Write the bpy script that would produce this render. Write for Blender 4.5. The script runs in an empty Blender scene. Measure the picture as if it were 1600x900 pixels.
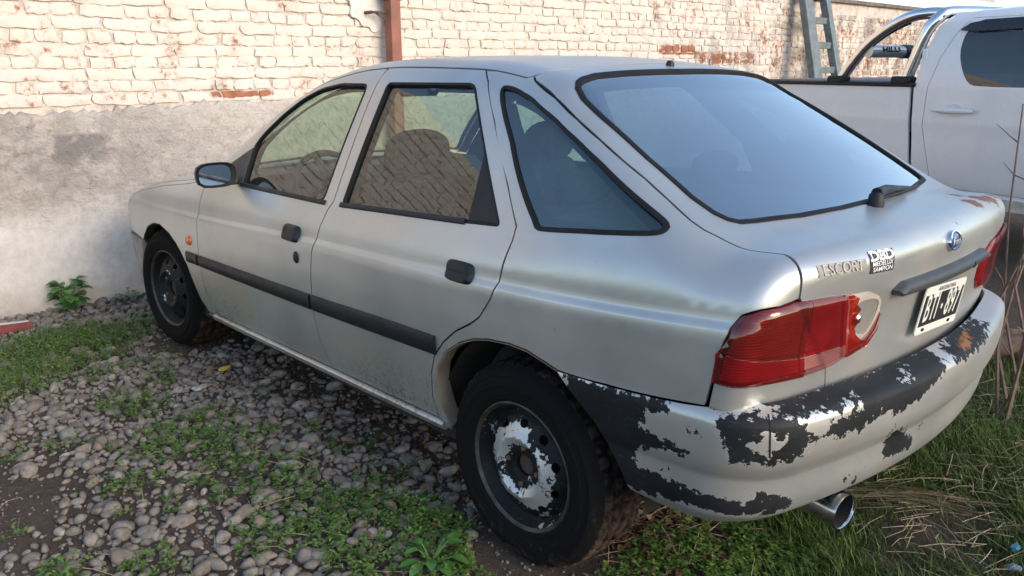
import bpy, math, random
import numpy as np
from mathutils import Matrix, Vector
from mathutils.geometry import delaunay_2d_cdt

# ------------------------------------------------------------------ camera, sky, sun, exposure
scene = bpy.context.scene
COL = scene.collection
CAM_POS = (-1.5106, 2.2747, 1.3617)
CAM_R = [[-0.68660, -0.72703, -0.00255], [-0.18796, 0.18089, -0.96537], [0.70232, -0.66235, -0.26086]]  # right, down, forward
cam_data = bpy.data.cameras.new('camera')
cam_data.sensor_width = 36.0
cam_data.lens = 1288.94 * 36.0 / 1600.0
cam_data.clip_start = 0.05
cam_data.clip_end = 2000.0
cam = bpy.data.objects.new('camera', cam_data)
COL.objects.link(cam)
r_, d_, f_ = CAM_R
cam.matrix_world = Matrix(((r_[0], -d_[0], -f_[0], CAM_POS[0]), (r_[1], -d_[1], -f_[1], CAM_POS[1]),
                           (r_[2], -d_[2], -f_[2], CAM_POS[2]), (0, 0, 0, 1)))
scene.camera = cam

SUN_EL, SUN_AZ = math.radians(24), math.radians(188)      # azimuth of the sun measured from +X towards +Y
world = bpy.data.worlds.new('World')
scene.world = world
world.use_nodes = True
wn = world.node_tree
wn.nodes.clear()
sky = wn.nodes.new('ShaderNodeTexSky')
sky.sky_type = 'NISHITA'
sky.sun_disc = False
sky.sun_elevation = SUN_EL
sky.sun_rotation = math.radians(90) - SUN_AZ
sky.air_density = 1.0
sky.dust_density = 1.0
sky.ozone_density = 1.0
bg = wn.nodes.new('ShaderNodeBackground')
bg.inputs['Strength'].default_value = 0.15
wo = wn.nodes.new('ShaderNodeOutputWorld')
wn.links.new(sky.outputs[0], bg.inputs['Color'])
wn.links.new(bg.outputs[0], wo.inputs['Surface'])

sun_data = bpy.data.lights.new('sun', 'SUN')
sun_data.energy = 0.9
sun_data.angle = math.radians(25)
sun_data.color = (1.0, 0.84, 0.68)
sun = bpy.data.objects.new('sun', sun_data)
COL.objects.link(sun)
sdir = Vector((math.cos(SUN_EL) * math.cos(SUN_AZ), math.cos(SUN_EL) * math.sin(SUN_AZ), math.sin(SUN_EL)))
sun.rotation_euler = sdir.to_track_quat('Z', 'Y').to_euler()
sun.location = sdir * 30

scene.view_settings.view_transform = 'Standard'
scene.view_settings.look = 'None'
scene.view_settings.exposure = 1.15
scene.view_settings.gamma = 1.0
scene.view_settings.use_curve_mapping = False
scene.cycles.max_bounces = 10
scene.cycles.transparent_max_bounces = 16
scene.cycles.glossy_bounces = 5
scene.cycles.use_denoising = True

rng = np.random.default_rng(7)
random.seed(7)


# ------------------------------------------------------------------ helpers
def tag(o, label=None, cat=None, group=None, kind=None):
    if label: o['label'] = label
    if cat: o['category'] = cat
    if group: o['group'] = group
    if kind: o['kind'] = kind
    return o


def empty(name, loc=(0, 0, 0), rz=0.0, parent=None):
    o = bpy.data.objects.new(name, None)
    o.empty_display_size = 0.1
    COL.objects.link(o)
    o.location = loc
    o.rotation_euler = (0, 0, rz)
    if parent: o.parent = parent
    return o


def link(name, me, mat=None, parent=None):
    o = bpy.data.objects.new(name, me)
    COL.objects.link(o)
    if mat is not None and len(me.materials) == 0:
        me.materials.append(mat)
    if parent is not None:
        o.parent = parent
    return o


def mesh(name, V, F, mat=None, parent=None, smooth=True, N=None, attrs=None, angle=None):
    me = bpy.data.meshes.new(name)
    V = [tuple(map(float, v)) for v in V]
    F = [tuple(int(i) for i in f) for f in F]
    me.from_pydata(V, [], F)
    me.update()
    if smooth:
        me.polygons.foreach_set('use_smooth', [True] * len(me.polygons))
    if attrs:
        for k, vals in attrs.items():
            a = me.attributes.new(k, 'FLOAT', 'POINT')
            a.data.foreach_set('value', np.asarray(vals, np.float32))
    if N is not None:
        me.normals_split_custom_set_from_vertices([tuple(map(float, n)) for n in N])
    elif angle is not None:
        me.set_sharp_from_angle(angle=math.radians(angle))
    return link(name, me, mat, parent)


class MB:
    """collects shapes into one mesh"""
    def __init__(self): self.v = []; self.f = []
    def add(self, V, F):
        b = len(self.v)
        self.v += [tuple(map(float, p)) for p in V]
        self.f += [tuple(int(i) + b for i in f) for f in F]
        return self
    def box(self, c, s, M=None, bev=0.0):
        cx, cy, cz = c; hx, hy, hz = s[0] / 2, s[1] / 2, s[2] / 2
        if bev <= 0:
            V = [(cx + a * hx, cy + b * hy, cz + d * hz) for d in (-1, 1) for b in (-1, 1) for a in (-1, 1)]
            F = [(0, 2, 3, 1), (4, 5, 7, 6), (0, 1, 5, 4), (2, 6, 7, 3), (0, 4, 6, 2), (1, 3, 7, 5)]
        else:
            V = []; F = []; idx = {}
            b_ = min(bev, hx * .95, hy * .95, hz * .95)
            for sx in (-1, 1):
                for sy in (-1, 1):
                    for sz in (-1, 1):
                        for ax in range(3):
                            p = [cx + sx * (hx - b_), cy + sy * (hy - b_), cz + sz * (hz - b_)]
                            p[ax] += (sx, sy, sz)[ax] * b_
                            idx[(sx, sy, sz, ax)] = len(V); V.append(tuple(p))
            def q(ks):
                F.append(tuple(idx[k] for k in ks))
            for ax in range(3):
                o1, o2 = (ax + 1) % 3, (ax + 2) % 3
                for s_ in (-1, 1):
                    ks = []
                    for a, b in ((-1, -1), (1, -1), (1, 1), (-1, 1)):
                        t = [0, 0, 0]; t[ax] = s_; t[o1] = a; t[o2] = b
                        ks.append((t[0], t[1], t[2], ax))
                    q(ks if s_ > 0 else ks[::-1])
                for a in (-1, 1):
                    for b in (-1, 1):
                        t0 = [0, 0, 0]; t0[ax] = -1; t0[o1] = a; t0[o2] = b
                        t1 = list(t0); t1[ax] = 1
                        ks = [(*t0, o1), (*t1, o1), (*t1, o2), (*t0, o2)]
                        q(ks if a * b < 0 else ks[::-1])
            for sx in (-1, 1):
                for sy in (-1, 1):
                    for sz in (-1, 1):
                        ks = [(sx, sy, sz, 0), (sx, sy, sz, 1), (sx, sy, sz, 2)]
                        q(ks if sx * sy * sz > 0 else ks[::-1])
        if M is not None:
            V = [tuple(M @ Vector(p)) for p in V]
        return self.add(V, F)
    def tube(self, P, r, n=10, cap=True):
        P = [Vector(p) for p in P]
        R = r if hasattr(r, '__len__') else [r] * len(P)
        V = []; F = []
        t = (P[1] - P[0]).normalized()
        u = t.orthogonal().normalized()
        for i, p in enumerate(P):
            if i == 0: t2 = P[1] - P[0]
            elif i == len(P) - 1: t2 = P[-1] - P[-2]
            else: t2 = (P[i + 1] - P[i]).normalized() + (P[i] - P[i - 1]).normalized()
            t2.normalize()
            u = (u - t2 * u.dot(t2)).normalized()
            w = t2.cross(u)
            for k in range(n):
                a = 2 * math.pi * k / n
                V.append(tuple(p + (u * math.cos(a) + w * math.sin(a)) * R[i]))
        for i in range(len(P) - 1):
            for k in range(n):
                F.append((i * n + k, i * n + (k + 1) % n, (i + 1) * n + (k + 1) % n, (i + 1) * n + k))
        if cap:
            F.append(tuple(range(n))[::-1]); F.append(tuple(range((len(P) - 1) * n, len(P) * n)))
        return self.add(V, F)
    def lathe(self, prof, n=48, axis='y', c=(0, 0, 0), closed=False):
        """prof: (radius, axial) pairs"""
        V = []; F = []
        m = len(prof)
        for k in range(n):
            a = 2 * math.pi * k / n
            for (r, h) in prof:
                if axis == 'y': V.append((c[0] + r * math.cos(a), c[1] + h, c[2] + r * math.sin(a)))
                elif axis == 'x': V.append((c[0] + h, c[1] + r * math.cos(a), c[2] + r * math.sin(a)))
                else: V.append((c[0] + r * math.cos(a), c[1] + r * math.sin(a), c[2] + h))
        for k in range(n):
            k2 = (k + 1) % n
            for j in range(m if closed else m - 1):
                j2 = (j + 1) % m
                F.append((k * m + j, k * m + j2, k2 * m + j2, k2 * m + j))
        return self.add(V, F)
    def build(self, name, mat=None, parent=None, smooth=True, angle=40):
        return mesh(name, self.v, self.f, mat, parent, smooth, angle=angle if smooth else None)


def lattice(P, close_u=False, flip=False):
    """P: (nu, nv, 3) -> verts, quads"""
    nu, nv = P.shape[:2]
    F = []
    for i in range(nu if close_u else nu - 1):
        i2 = (i + 1) % nu
        for j in range(nv - 1):
            q = (i * nv + j, i2 * nv + j, i2 * nv + j + 1, i * nv + j + 1)
            F.append(q[::-1] if flip else q)
    return P.reshape(-1, 3), F


def text_mesh(body, size, extrude=0.0, shear=0.0, bold=0.0, spacing=1.0):
    cu = bpy.data.curves.new('lettering', 'FONT')
    cu.body = body; cu.size = size; cu.extrude = extrude; cu.shear = shear; cu.offset = bold
    cu.space_character = spacing
    cu.align_x = 'CENTER'; cu.align_y = 'CENTER'; cu.resolution_u = 3
    ob = bpy.data.objects.new('lettering', cu)
    me = bpy.data.meshes.new_from_object(ob)
    bpy.data.objects.remove(ob); bpy.data.curves.remove(cu)
    return me


def text_on(name, body, size, fn, mat, parent, extrude=0.0008, shear=0.0, bold=0.0, sx=1.0, spacing=1.0):
    """fn maps (u, v, w) of the flat lettering to a point"""
    me = text_mesh(body, size, extrude, shear, bold, spacing)
    me.materials.clear()
    for v in me.vertices:
        v.co = fn(v.co.x * sx, v.co.y, v.co.z)
    me.update()
    return link(name, me, mat, parent)


def in_poly(P, poly):
    x, y = P[:, 0], P[:, 1]
    c = np.zeros(len(P), bool)
    n = len(poly)
    for i in range(n):
        x1, y1 = poly[i]; x2, y2 = poly[(i + 1) % n]
        k = (y1 > y) != (y2 > y)
        with np.errstate(divide='ignore', invalid='ignore'):
            c ^= k & (x < (x2 - x1) * (y - y1) / (y2 - y1 + 1e-30) + x1)
    return c


def poly_dist(P, poly):
    d = np.full(len(P), 1e9)
    n = len(poly)
    for i in range(n):
        a = np.array(poly[i]); b = np.array(poly[(i + 1) % n])
        ab = b - a
        t = np.clip(((P - a) @ ab) / max(ab @ ab, 1e-12), 0, 1)
        d = np.minimum(d, np.linalg.norm(P - a - t[:, None] * ab, axis=1))
    return d


def area2(p):
    x, y = p[:, 0], p[:, 1]
    return .5 * np.sum(x * np.roll(y, -1) - np.roll(x, -1) * y)


def densify(p, step):
    out = []
    n = len(p)
    for i in range(n):
        a, b = p[i], p[(i + 1) % n]
        k = max(1, int(math.ceil(np.linalg.norm(b - a) / step)))
        for j in range(k): out.append(a + (b - a) * j / k)
    return np.array(out)


def rounded(p, it=2):
    """corner cutting on a closed loop"""
    p = np.asarray(p, float)
    for _ in range(it):
        q = np.roll(p, -1, 0)
        p = np.stack([.75 * p + .25 * q, .25 * p + .75 * q], 1).reshape(-1, 2)
    return p


def fillet(p, r, n=5):
    """round every corner of a closed loop by about r"""
    p = np.asarray(p, float); out = []
    m = len(p)
    for i in range(m):
        a, b, c = p[i - 1], p[i], p[(i + 1) % m]
        da, dc = np.linalg.norm(a - b), np.linalg.norm(c - b)
        q0 = b + (a - b) * min(r, .45 * da) / da; q1 = b + (c - b) * min(r, .45 * dc) / dc
        for t in np.linspace(0, 1, n): out.append((1 - t) ** 2 * q0 + 2 * t * (1 - t) * b + t * t * q1)
    return np.array(out)


def offset_loop(p, d):
    """move a closed loop inwards by d"""
    p = np.asarray(p, float)
    if area2(p) < 0: p = p[::-1]
    e = np.roll(p, -1, 0) - p
    e = e / np.maximum(np.linalg.norm(e, axis=1), 1e-9)[:, None]
    n = np.stack([-e[:, 1], e[:, 0]], 1)
    m = n + np.roll(n, 1, 0)
    ln = np.linalg.norm(m, axis=1)
    m = m / np.maximum(ln, 1e-6)[:, None]
    k = np.sum(m * n, 1)
    return p + m * (d / np.clip(k, .45, 1))[:, None]


def triangulate(loop, holes, grid, extra=None):
    lo = densify(np.asarray(loop, float), grid)
    hs = [densify(np.asarray(h, float), grid) for h in holes]
    loops = [lo] + hs
    a, b = lo.min(0), lo.max(0)
    gx = np.arange(a[0] + grid * .37, b[0], grid); gy = np.arange(a[1] + grid * .41, b[1], grid * .87)
    G = np.array([(x + (grid * .5 if j % 2 else 0), y) for j, y in enumerate(gy) for x in gx]) if len(gx) and len(gy) else np.zeros((0, 2))
    if len(G):
        k = in_poly(G, lo)
        for h in hs: k &= ~in_poly(G, h)
        G = G[k]
    if len(G):
        dd = np.min([poly_dist(G, l) for l in loops], 0)
        G = G[dd > grid * .45]
    if extra is not None and len(extra):
        X = np.asarray(extra, float)
        k = in_poly(X, lo)
        for h in hs: k &= ~in_poly(X, h)
        X = X[k]
        X = X[np.min([poly_dist(X, l) for l in loops], 0) > .004]
        for c0 in range(0, len(X), 200):
            if len(G): G = G[np.min(np.linalg.norm(G[:, None] - X[None, c0:c0 + 200], axis=2), 1) > grid * .33]
        G = np.concatenate([G, X])
    V = []; E = []
    for l in loops:
        s = len(V); n = len(l)
        V += [tuple(q) for q in l]
        E += [(s + i, s + (i + 1) % n) for i in range(n)]
    V += [tuple(q) for q in G]
    ov, oe, of, *_ = delaunay_2d_cdt([Vector(v) for v in V], E, [], 0, 1e-7)
    P = np.array([(v.x, v.y) for v in ov]); T = np.array([f for f in of])
    c = P[T].mean(1)
    k = in_poly(c, lo)
    for h in hs: k &= ~in_poly(c, h)
    return P, T[k]


def skin_panel(loop, lift, holes=(), grid=.02, off=0.0, flange=.012, extra=None):
    """2D outline with holes lifted on to a surface, edges turned in: verts, faces, normals, number of face verts"""
    P2, T = triangulate(loop, holes, grid, extra)
    P, N = lift(P2)
    P = P + N * off
    fn = np.cross(P[T[:, 1]] - P[T[:, 0]], P[T[:, 2]] - P[T[:, 0]])
    flip = np.sum(fn * N[T].mean(1), 1) < 0
    T = T.copy(); T[flip] = T[flip][:, ::-1]
    F = [tuple(t) for t in T]
    V = list(P); NN = list(N)
    if flange > 0:
        cnt = {}
        for t in T:
            for i in range(3):
                a, b = int(t[i]), int(t[(i + 1) % 3])
                cnt[(a, b)] = 1
        for (a, b) in list(cnt):
            if (b, a) in cnt: continue
            e = P[b] - P[a]; n = N[a]
            o = np.cross(e, n); o /= max(np.linalg.norm(o), 1e-9)
            s = len(V)
            V += [P[a], P[b], P[b] - N[b] * flange, P[a] - N[a] * flange]
            NN += [o, o, o, o]
            F.append((s, s + 3, s + 2, s + 1))
    return np.array(V), F, np.array(NN), len(P), P2


def panel(name, loop, lift, mat, parent, holes=(), grid=.02, off=0.0, flange=.012, gap=0.0, mirror=False, attr=None, dome=None, extra=None):
    loop = np.asarray(loop, float)
    if gap:
        loop = offset_loop(densify(loop, .03), gap)
    V, F, N, npl, P2 = skin_panel(loop, lift, holes, grid, off, flange, extra)
    if dome is not None:
        h, w = dome[:2]
        d = poly_dist(P2, densify(np.asarray(dome[2] if len(dome) > 2 else loop, float), .02))
        t = np.clip(d / w, 0, 1)
        V[:npl] += N[:npl] * (h * np.sqrt(1 - (1 - t) ** 2))[:, None]
        V = V if not mirror else V * np.array([1, -1, 1])
        return mesh(name, V, [f[::-1] for f in F] if mirror else F, mat, parent, True, angle=70)
    attrs = None
    if attr is not None:
        k, fn = attr
        a = np.full(len(V), -0.05); a[:npl] = fn(P2, V[:npl]); attrs = {k: a}
    if mirror:
        V = V * np.array([1, -1, 1]); N = N * np.array([1, -1, 1]); F = [f[::-1] for f in F]
    return mesh(name, V, F, mat, parent, True, N, attrs)


def strip(name, loop, width, lift, mat, parent, off=.003, thick=.006, mirror=False, n=2):
    """a raised band running just inside a closed outline"""
    lo = densify(np.asarray(loop, float), .015)
    if area2(lo) < 0: lo = lo[::-1]
    inn = offset_loop(lo, width)
    m = len(lo)
    A, NA = lift(lo); B, NB = lift(inn)
    mid, NM = lift((lo + inn) / 2)
    rows = [A - NA * thick, A + NA * off * .6, mid + NM * off, B + NB * off * .6, B - NB * thick]
    P = np.stack(rows, 1)
    V, F = lattice(P, close_u=True)
    if mirror:
        V = V * np.array([1, -1, 1]); F = [f[::-1] for f in F]
    return mesh(name, V, F, mat, parent, True, angle=60)


# ------------------------------------------------------------------ materials
def nm(name):
    m = bpy.data.materials.new(name)
    m.use_nodes = True
    nt = m.node_tree
    b = nt.nodes['Principled BSDF']
    return m, nt, b


def node(nt, t, **kw):
    n = nt.nodes.new(t)
    for k, v in kw.items():
        if k in n.inputs.keys() if isinstance(k, str) else False:
            n.inputs[k].default_value = v
        else:
            setattr(n, k, v)
    return n


def pos(nt, scale=(1, 1, 1), obj=True):
    tc = nt.nodes.new('ShaderNodeTexCoord')
    mp = nt.nodes.new('ShaderNodeMapping')
    mp.inputs['Scale'].default_value = scale
    nt.links.new(tc.outputs['Object'], mp.inputs['Vector'])
    return mp.outputs[0]


def wpos(nt, scale=(1, 1, 1)):
    g = nt.nodes.new('ShaderNodeNewGeometry')
    mp = nt.nodes.new('ShaderNodeMapping')
    mp.inputs['Scale'].default_value = scale
    nt.links.new(g.outputs['Position'], mp.inputs['Vector'])
    return mp.outputs[0]


def noise(nt, vec, scale, detail=4, rough=.55, dist=0.0):
    n = nt.nodes.new('ShaderNodeTexNoise')
    n.inputs['Scale'].default_value = scale
    n.inputs['Detail'].default_value = detail
    n.inputs['Roughness'].default_value = rough
    n.inputs['Distortion'].default_value = dist
    if vec is not None: nt.links.new(vec, n.inputs['Vector'])
    return n.outputs['Fac']


def ramp(nt, fac, stops, interp='LINEAR'):
    r = nt.nodes.new('ShaderNodeValToRGB')
    r.color_ramp.interpolation = interp
    el = r.color_ramp.elements
    while len(el) < len(stops): el.new(.5)
    for e, (p, c) in zip(el, stops):
        e.position = p
        e.color = (c, c, c, 1) if not hasattr(c, '__len__') else (*c, 1)
    nt.links.new(fac, r.inputs[0])
    return r.outputs[0]


def mixc(nt, fac, a, b):
    m = nt.nodes.new('ShaderNodeMix')
    m.data_type = 'RGBA'
    def s(sock, v):
        if hasattr(v, 'is_linked') or hasattr(v, 'links'): nt.links.new(v, sock)
        elif hasattr(v, '__len__'): sock.default_value = (*v, 1)
        else: sock.default_value = (v, v, v, 1)
    if hasattr(fac, 'links'): nt.links.new(fac, m.inputs[0])
    else: m.inputs[0].default_value = fac
    s(m.inputs[6], a); s(m.inputs[7], b)
    return m.outputs[2]


def math_(nt, op, a, b=None, clamp=False):
    n = nt.nodes.new('ShaderNodeMath')
    n.operation = op; n.use_clamp = clamp
    for i, v in enumerate((a, b)):
        if v is None: continue
        if hasattr(v, 'links'): nt.links.new(v, n.inputs[i])
        else: n.inputs[i].default_value = v
    return n.outputs[0]


def bump(nt, b, h, strength=.3, dist=.01):
    n = nt.nodes.new('ShaderNodeBump')
    n.inputs['Strength'].default_value = strength
    n.inputs['Distance'].default_value = dist
    nt.links.new(h, n.inputs['Height'])
    nt.links.new(n.outputs[0], b.inputs['Normal'])
    return n


def setc(nt, b, key, v):
    if hasattr(v, 'links'): nt.links.new(v, b.inputs[key])
    elif hasattr(v, '__len__'): b.inputs[key].default_value = (*v, 1)
    else: b.inputs[key].default_value = v


def simple(name, col, rough=.5, metal=0.0, var=.15, scale=12, coat=0.0, bmp=0.0, bscale=60, spec=.5):
    m, nt, b = nm(name)
    p = pos(nt)
    n = noise(nt, p, scale)
    dark = tuple(c * (1 - var) for c in col); lite = tuple(min(1, c * (1 + var)) for c in col)
    setc(nt, b, 'Base Color', ramp(nt, n, [(.3, dark), (.7, lite)]))
    setc(nt, b, 'Roughness', ramp(nt, noise(nt, p, scale * 1.7), [(.3, max(0, rough - .08)), (.7, min(1, rough + .08))]))
    b.inputs['Metallic'].default_value = metal
    b.inputs['Coat Weight'].default_value = coat
    b.inputs['Specular IOR Level'].default_value = spec
    if bmp: bump(nt, b, noise(nt, p, bscale, 5), bmp, .004)
    return m


SILVER = (.50, .515, .51)


def silver_nodes(nt, b):
    p = wpos(nt)
    blot = noise(nt, p, 2.3, 3)
    fine = noise(nt, p, 26, 5, .7)
    col = ramp(nt, blot, [(.3, (.42, .435, .43)), (.55, SILVER), (.75, (.55, .55, .53))])
    col = mixc(nt, ramp(nt, noise(nt, p, 4.2, 4, .6), [(.50, 0), (.70, .55)]), col, (.58, .49, .41))
    sx_ = nt.nodes.new('ShaderNodeSeparateXYZ'); nt.links.new(p, sx_.inputs[0])
    def near(x0, w0):
        d_x = math_(nt, 'ABSOLUTE', math_(nt, 'SUBTRACT', sx_.outputs[0], x0))
        return math_(nt, 'SUBTRACT', 1.0, math_(nt, 'DIVIDE', d_x, w0), True)
    low_ = math_(nt, 'MULTIPLY', math_(nt, 'SUBTRACT', .50, sx_.outputs[2]), 5.0, True)
    mud_ = math_(nt, 'MULTIPLY', math_(nt, 'ADD', near(.45, .55), math_(nt, 'ADD', near(2.0, .5), .25)), low_, True)
    sp_n = ramp(nt, math_(nt, 'ADD', noise(nt, p, 70, 5, .75), math_(nt, 'MULTIPLY', noise(nt, p, 5, 3), .35)), [(.68, 0), (.80, .8)])
    col = mixc(nt, math_(nt, 'MULTIPLY', mud_, sp_n), col, (.20, .155, .115))
    spots = ramp(nt, noise(nt, p, 55, 3, .6), [(.72, 0), (.78, 1)])
    col = mixc(nt, math_(nt, 'MULTIPLY', spots, .35), col, (.24, .21, .17))
    rough = ramp(nt, math_(nt, 'ADD', math_(nt, 'MULTIPLY', blot, .6), math_(nt, 'MULTIPLY', fine, .4)), [(.3, .30), (.7, .44)])
    wave = noise(nt, p, 3.1, 2, .4)
    return col, rough, wave, p


def make_paint(name, rust=False):
    m, nt, b = nm(name)
    col, rough, wave, p = silver_nodes(nt, b)
    b.inputs['Coat Weight'].default_value = .12
    b.inputs['Coat Roughness'].default_value = .22
    if rust:
        at = nt.nodes.new('ShaderNodeAttribute'); at.attribute_name = 'peel'
        n = noise(nt, p, 60, 6, .65)
        s = math_(nt, 'ADD', at.outputs['Fac'], math_(nt, 'MULTIPLY', math_(nt, 'SUBTRACT', n, .5), .06))
        mk = ramp(nt, math_(nt, 'ADD', math_(nt, 'MULTIPLY', s, 60), .5, True), [(.3, 0), (.6, 1)])
        col = mixc(nt, mk, col, (.16, .085, .06))
        rough = mixc(nt, mk, rough, (.8, .8, .8))
        met = math_(nt, 'MULTIPLY', math_(nt, 'SUBTRACT', 1.0, mk), .68)
        setc(nt, b, 'Metallic', met)
        setc(nt, b, 'Coat Weight', math_(nt, 'MULTIPLY', math_(nt, 'SUBTRACT', 1.0, mk), .12))
    else:
        b.inputs['Metallic'].default_value = .68
    setc(nt, b, 'Base Color', col)
    setc(nt, b, 'Roughness', rough)
    bump(nt, b, wave, .10, .02)
    return m


def make_peeling(name, under=(.006, .007, .009), nscale=45, amp=.078, metal=.68, base=None):
    """silver paint flaking off dark plastic or steel; 'peel' > 0 is bare, 'rust' > 0 is rusty"""
    m, nt, b = nm(name)
    col, rough, wave, p = silver_nodes(nt, b)
    if base: col = mixc(nt, .85, col, base)
    at = nt.nodes.new('ShaderNodeAttribute'); at.attribute_name = 'peel'
    n = noise(nt, p, nscale, 8, .62, .3)
    n2 = noise(nt, p, 150, 3, .6)
    s = math_(nt, 'ADD', at.outputs['Fac'], math_(nt, 'MULTIPLY', math_(nt, 'SUBTRACT', n, .5), amp))
    s = math_(nt, 'ADD', s, math_(nt, 'MULTIPLY', math_(nt, 'SUBTRACT', n2, .5), .016))
    mk = ramp(nt, math_(nt, 'ADD', math_(nt, 'MULTIPLY', s, 250), .5, True), [(.2, 0), (.8, 1)])
    und = ramp(nt, noise(nt, p, 9), [(.3, under), (.7, tuple(min(1, c * 2.0 + .002) for c in under))])
    ar = nt.nodes.new('ShaderNodeAttribute'); ar.attribute_name = 'rust'
    rs = ramp(nt, math_(nt, 'ADD', math_(nt, 'MULTIPLY', math_(nt, 'ADD', ar.outputs['Fac'], math_(nt, 'MULTIPLY', math_(nt, 'SUBTRACT', n, .5), .03)), 120), .5, True), [(.3, 0), (.7, 1)])
    und = mixc(nt, rs, und, (.22, .095, .03))
    scr_ = ramp(nt, noise(nt, wpos(nt, (1, 1, 9)), 30, 6, .7, .4), [(.60, 0), (.70, .35)])
    und = mixc(nt, scr_, und, (.16, .155, .15))
    col = mixc(nt, math_(nt, 'MULTIPLY', scr_, .9), col, (.27, .25, .225))
    setc(nt, b, 'Base Color', mixc(nt, mk, col, und))
    setc(nt, b, 'Roughness', mixc(nt, mk, rough, (.58, .58, .58)))
    setc(nt, b, 'Specular IOR Level', math_(nt, 'SUBTRACT', .5, math_(nt, 'MULTIPLY', mk, .27)))
    setc(nt, b, 'Metallic', math_(nt, 'MULTIPLY', math_(nt, 'SUBTRACT', 1.0, mk), metal))
    bump(nt, b, math_(nt, 'SUBTRACT', math_(nt, 'MULTIPLY', wave, .3), math_(nt, 'MULTIPLY', mk, .12)), .35, .01)
    return m


def make_glass(name, tint, rough=0.0, fres=1.52, minr=.02, dirt_tint=.06, dcol=(.35, .33, .30), rib=0.0, pw=5.0):
    m = bpy.data.materials.new(name); m.use_nodes = True
    nt = m.node_tree; nt.nodes.clear()
    out = nt.nodes.new('ShaderNodeOutputMaterial')
    tr = nt.nodes.new('ShaderNodeBsdfTransparent'); tr.inputs[0].default_value = (*tint, 1)
    gl = nt.nodes.new('ShaderNodeBsdfGlossy'); gl.inputs['Roughness'].default_value = rough
    df = nt.nodes.new('ShaderNodeBsdfDiffuse'); df.inputs[0].default_value = (*dcol, 1)
    ge = nt.nodes.new('ShaderNodeNewGeometry'); dt = nt.nodes.new('ShaderNodeVectorMath'); dt.operation = 'DOT_PRODUCT'
    nt.links.new(ge.outputs['Normal'], dt.inputs[0]); nt.links.new(ge.outputs['Incoming'], dt.inputs[1])
    r0 = ((fres - 1) / (fres + 1)) ** 2
    one = math_(nt, 'SUBTRACT', 1.0, math_(nt, 'ABSOLUTE', dt.outputs['Value']))
    fr = math_(nt, 'ADD', math_(nt, 'MULTIPLY', math_(nt, 'POWER', one, pw), 1 - r0), r0)
    mx = nt.nodes.new('ShaderNodeMixShader'); m2 = nt.nodes.new('ShaderNodeMixShader')
    p = wpos(nt)
    dn = ramp(nt, noise(nt, p, 5, 6, .65), [(.35, dirt_tint * .3), (.75, dirt_tint)])
    nt.links.new(dn, m2.inputs[0]); nt.links.new(tr.outputs[0], m2.inputs[1]); nt.links.new(df.outputs[0], m2.inputs[2])
    f2 = math_(nt, 'ADD', fr, minr, True)
    bn = nt.nodes.new('ShaderNodeBump'); bn.inputs['Strength'].default_value = .06 if rib else .0; bn.inputs['Distance'].default_value = .004
    nt.links.new(noise(nt, p, 45, 3), bn.inputs['Height']); nt.links.new(bn.outputs[0], gl.inputs['Normal'])
    nt.links.new(f2, mx.inputs[0]); nt.links.new(m2.outputs[0], mx.inputs[1]); nt.links.new(gl.outputs[0], mx.inputs[2])
    nt.links.new(mx.outputs[0], out.inputs['Surface'])
    return m


M = {}
M['paint'] = make_paint('silver_paint')
M['paint_rust'] = make_paint('silver_paint_worn', rust=True)
M['bumper'] = make_peeling('peeling_bumper_paint')
M['rim'] = make_peeling('peeling_wheel_paint', under=(.004, .005, .006), nscale=55, amp=.23, metal=.5, base=(.50, .52, .53))
M['trim'] = simple('black_trim_plastic', (.012, .014, .019), .48, var=.25, scale=9, spec=.3)
M['seal'] = simple('black_rubber_seal', (.009, .009, .010), .6, spec=.25)
M['dark'] = simple('dark_cavity', (.012, .012, .012), .9)
M['under'] = simple('underbody_grime', (.02, .017, .014), .95)
M['archlip'] = simple('dusty_arch_steel', (.20, .155, .12), .7, var=.3)
M['glass'] = make_glass('green_tinted_glass', (.66, .80, .70), minr=.06, dirt_tint=.05)
M['rglass'] = make_glass('rear_tinted_glass', (.30, .44, .46), fres=1.75, minr=.15, dirt_tint=.07, dcol=(.10, .27, .31), pw=1.5)  # teal diffuse share mixed over the clear tint
M['qglass'] = make_glass('quarter_tinted_glass', (.42, .66, .68), minr=.09, dirt_tint=.13, dcol=(.08, .26, .30))  # stronger teal diffuse share mixed over the clear tint
M['mirror'] = simple('mirror_glass', (.26, .33, .40), .03, 1.0, var=.02)
M['chrome'] = simple('chrome', (.78, .79, .80), .10, 1.0, var=.04)
M['steel'] = simple('brushed_exhaust_steel', (.50, .52, .55), .22, 1.0, var=.12, scale=25)
M['cloth'] = simple('grey_seat_cloth', (.055, .056, .060), .95, var=.3, scale=40)
M['dash'] = simple('interior_plastic', (.05, .052, .055), .7)
M['lining'] = simple('headlining', (.22, .22, .21), .95)
M['shelf'] = simple('parcel_shelf_grey', (.09, .095, .10), .9)
M['amber'] = simple('orange_marker_lens', (.75, .13, .02), .2, coat=.6, var=.15)
M['white_paint'] = simple('white_truck_paint', (.76, .76, .77), .22, var=.02, coat=.5)
M['tglass'] = make_glass('truck_tinted_glass', (.10, .12, .15), fres=1.6, minr=.06, dirt_tint=.01)
M['tonneau'] = simple('tonneau_vinyl', (.16, .165, .18), .6)
M['alu'] = simple('painted_grey_ladder', (.13, .155, .165), .5, .2, var=.3, scale=14, bmp=.2)
M['tubesilver'] = simple('brushed_tube', (.42, .45, .46), .35, .8)
M['post'] = simple('red_oxide_post', (.25, .098, .066), .6, var=.22, scale=7, bmp=.15)
M['brown'] = simple('rusty_iron', (.12, .075, .055), .8, var=.35, scale=30)


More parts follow.
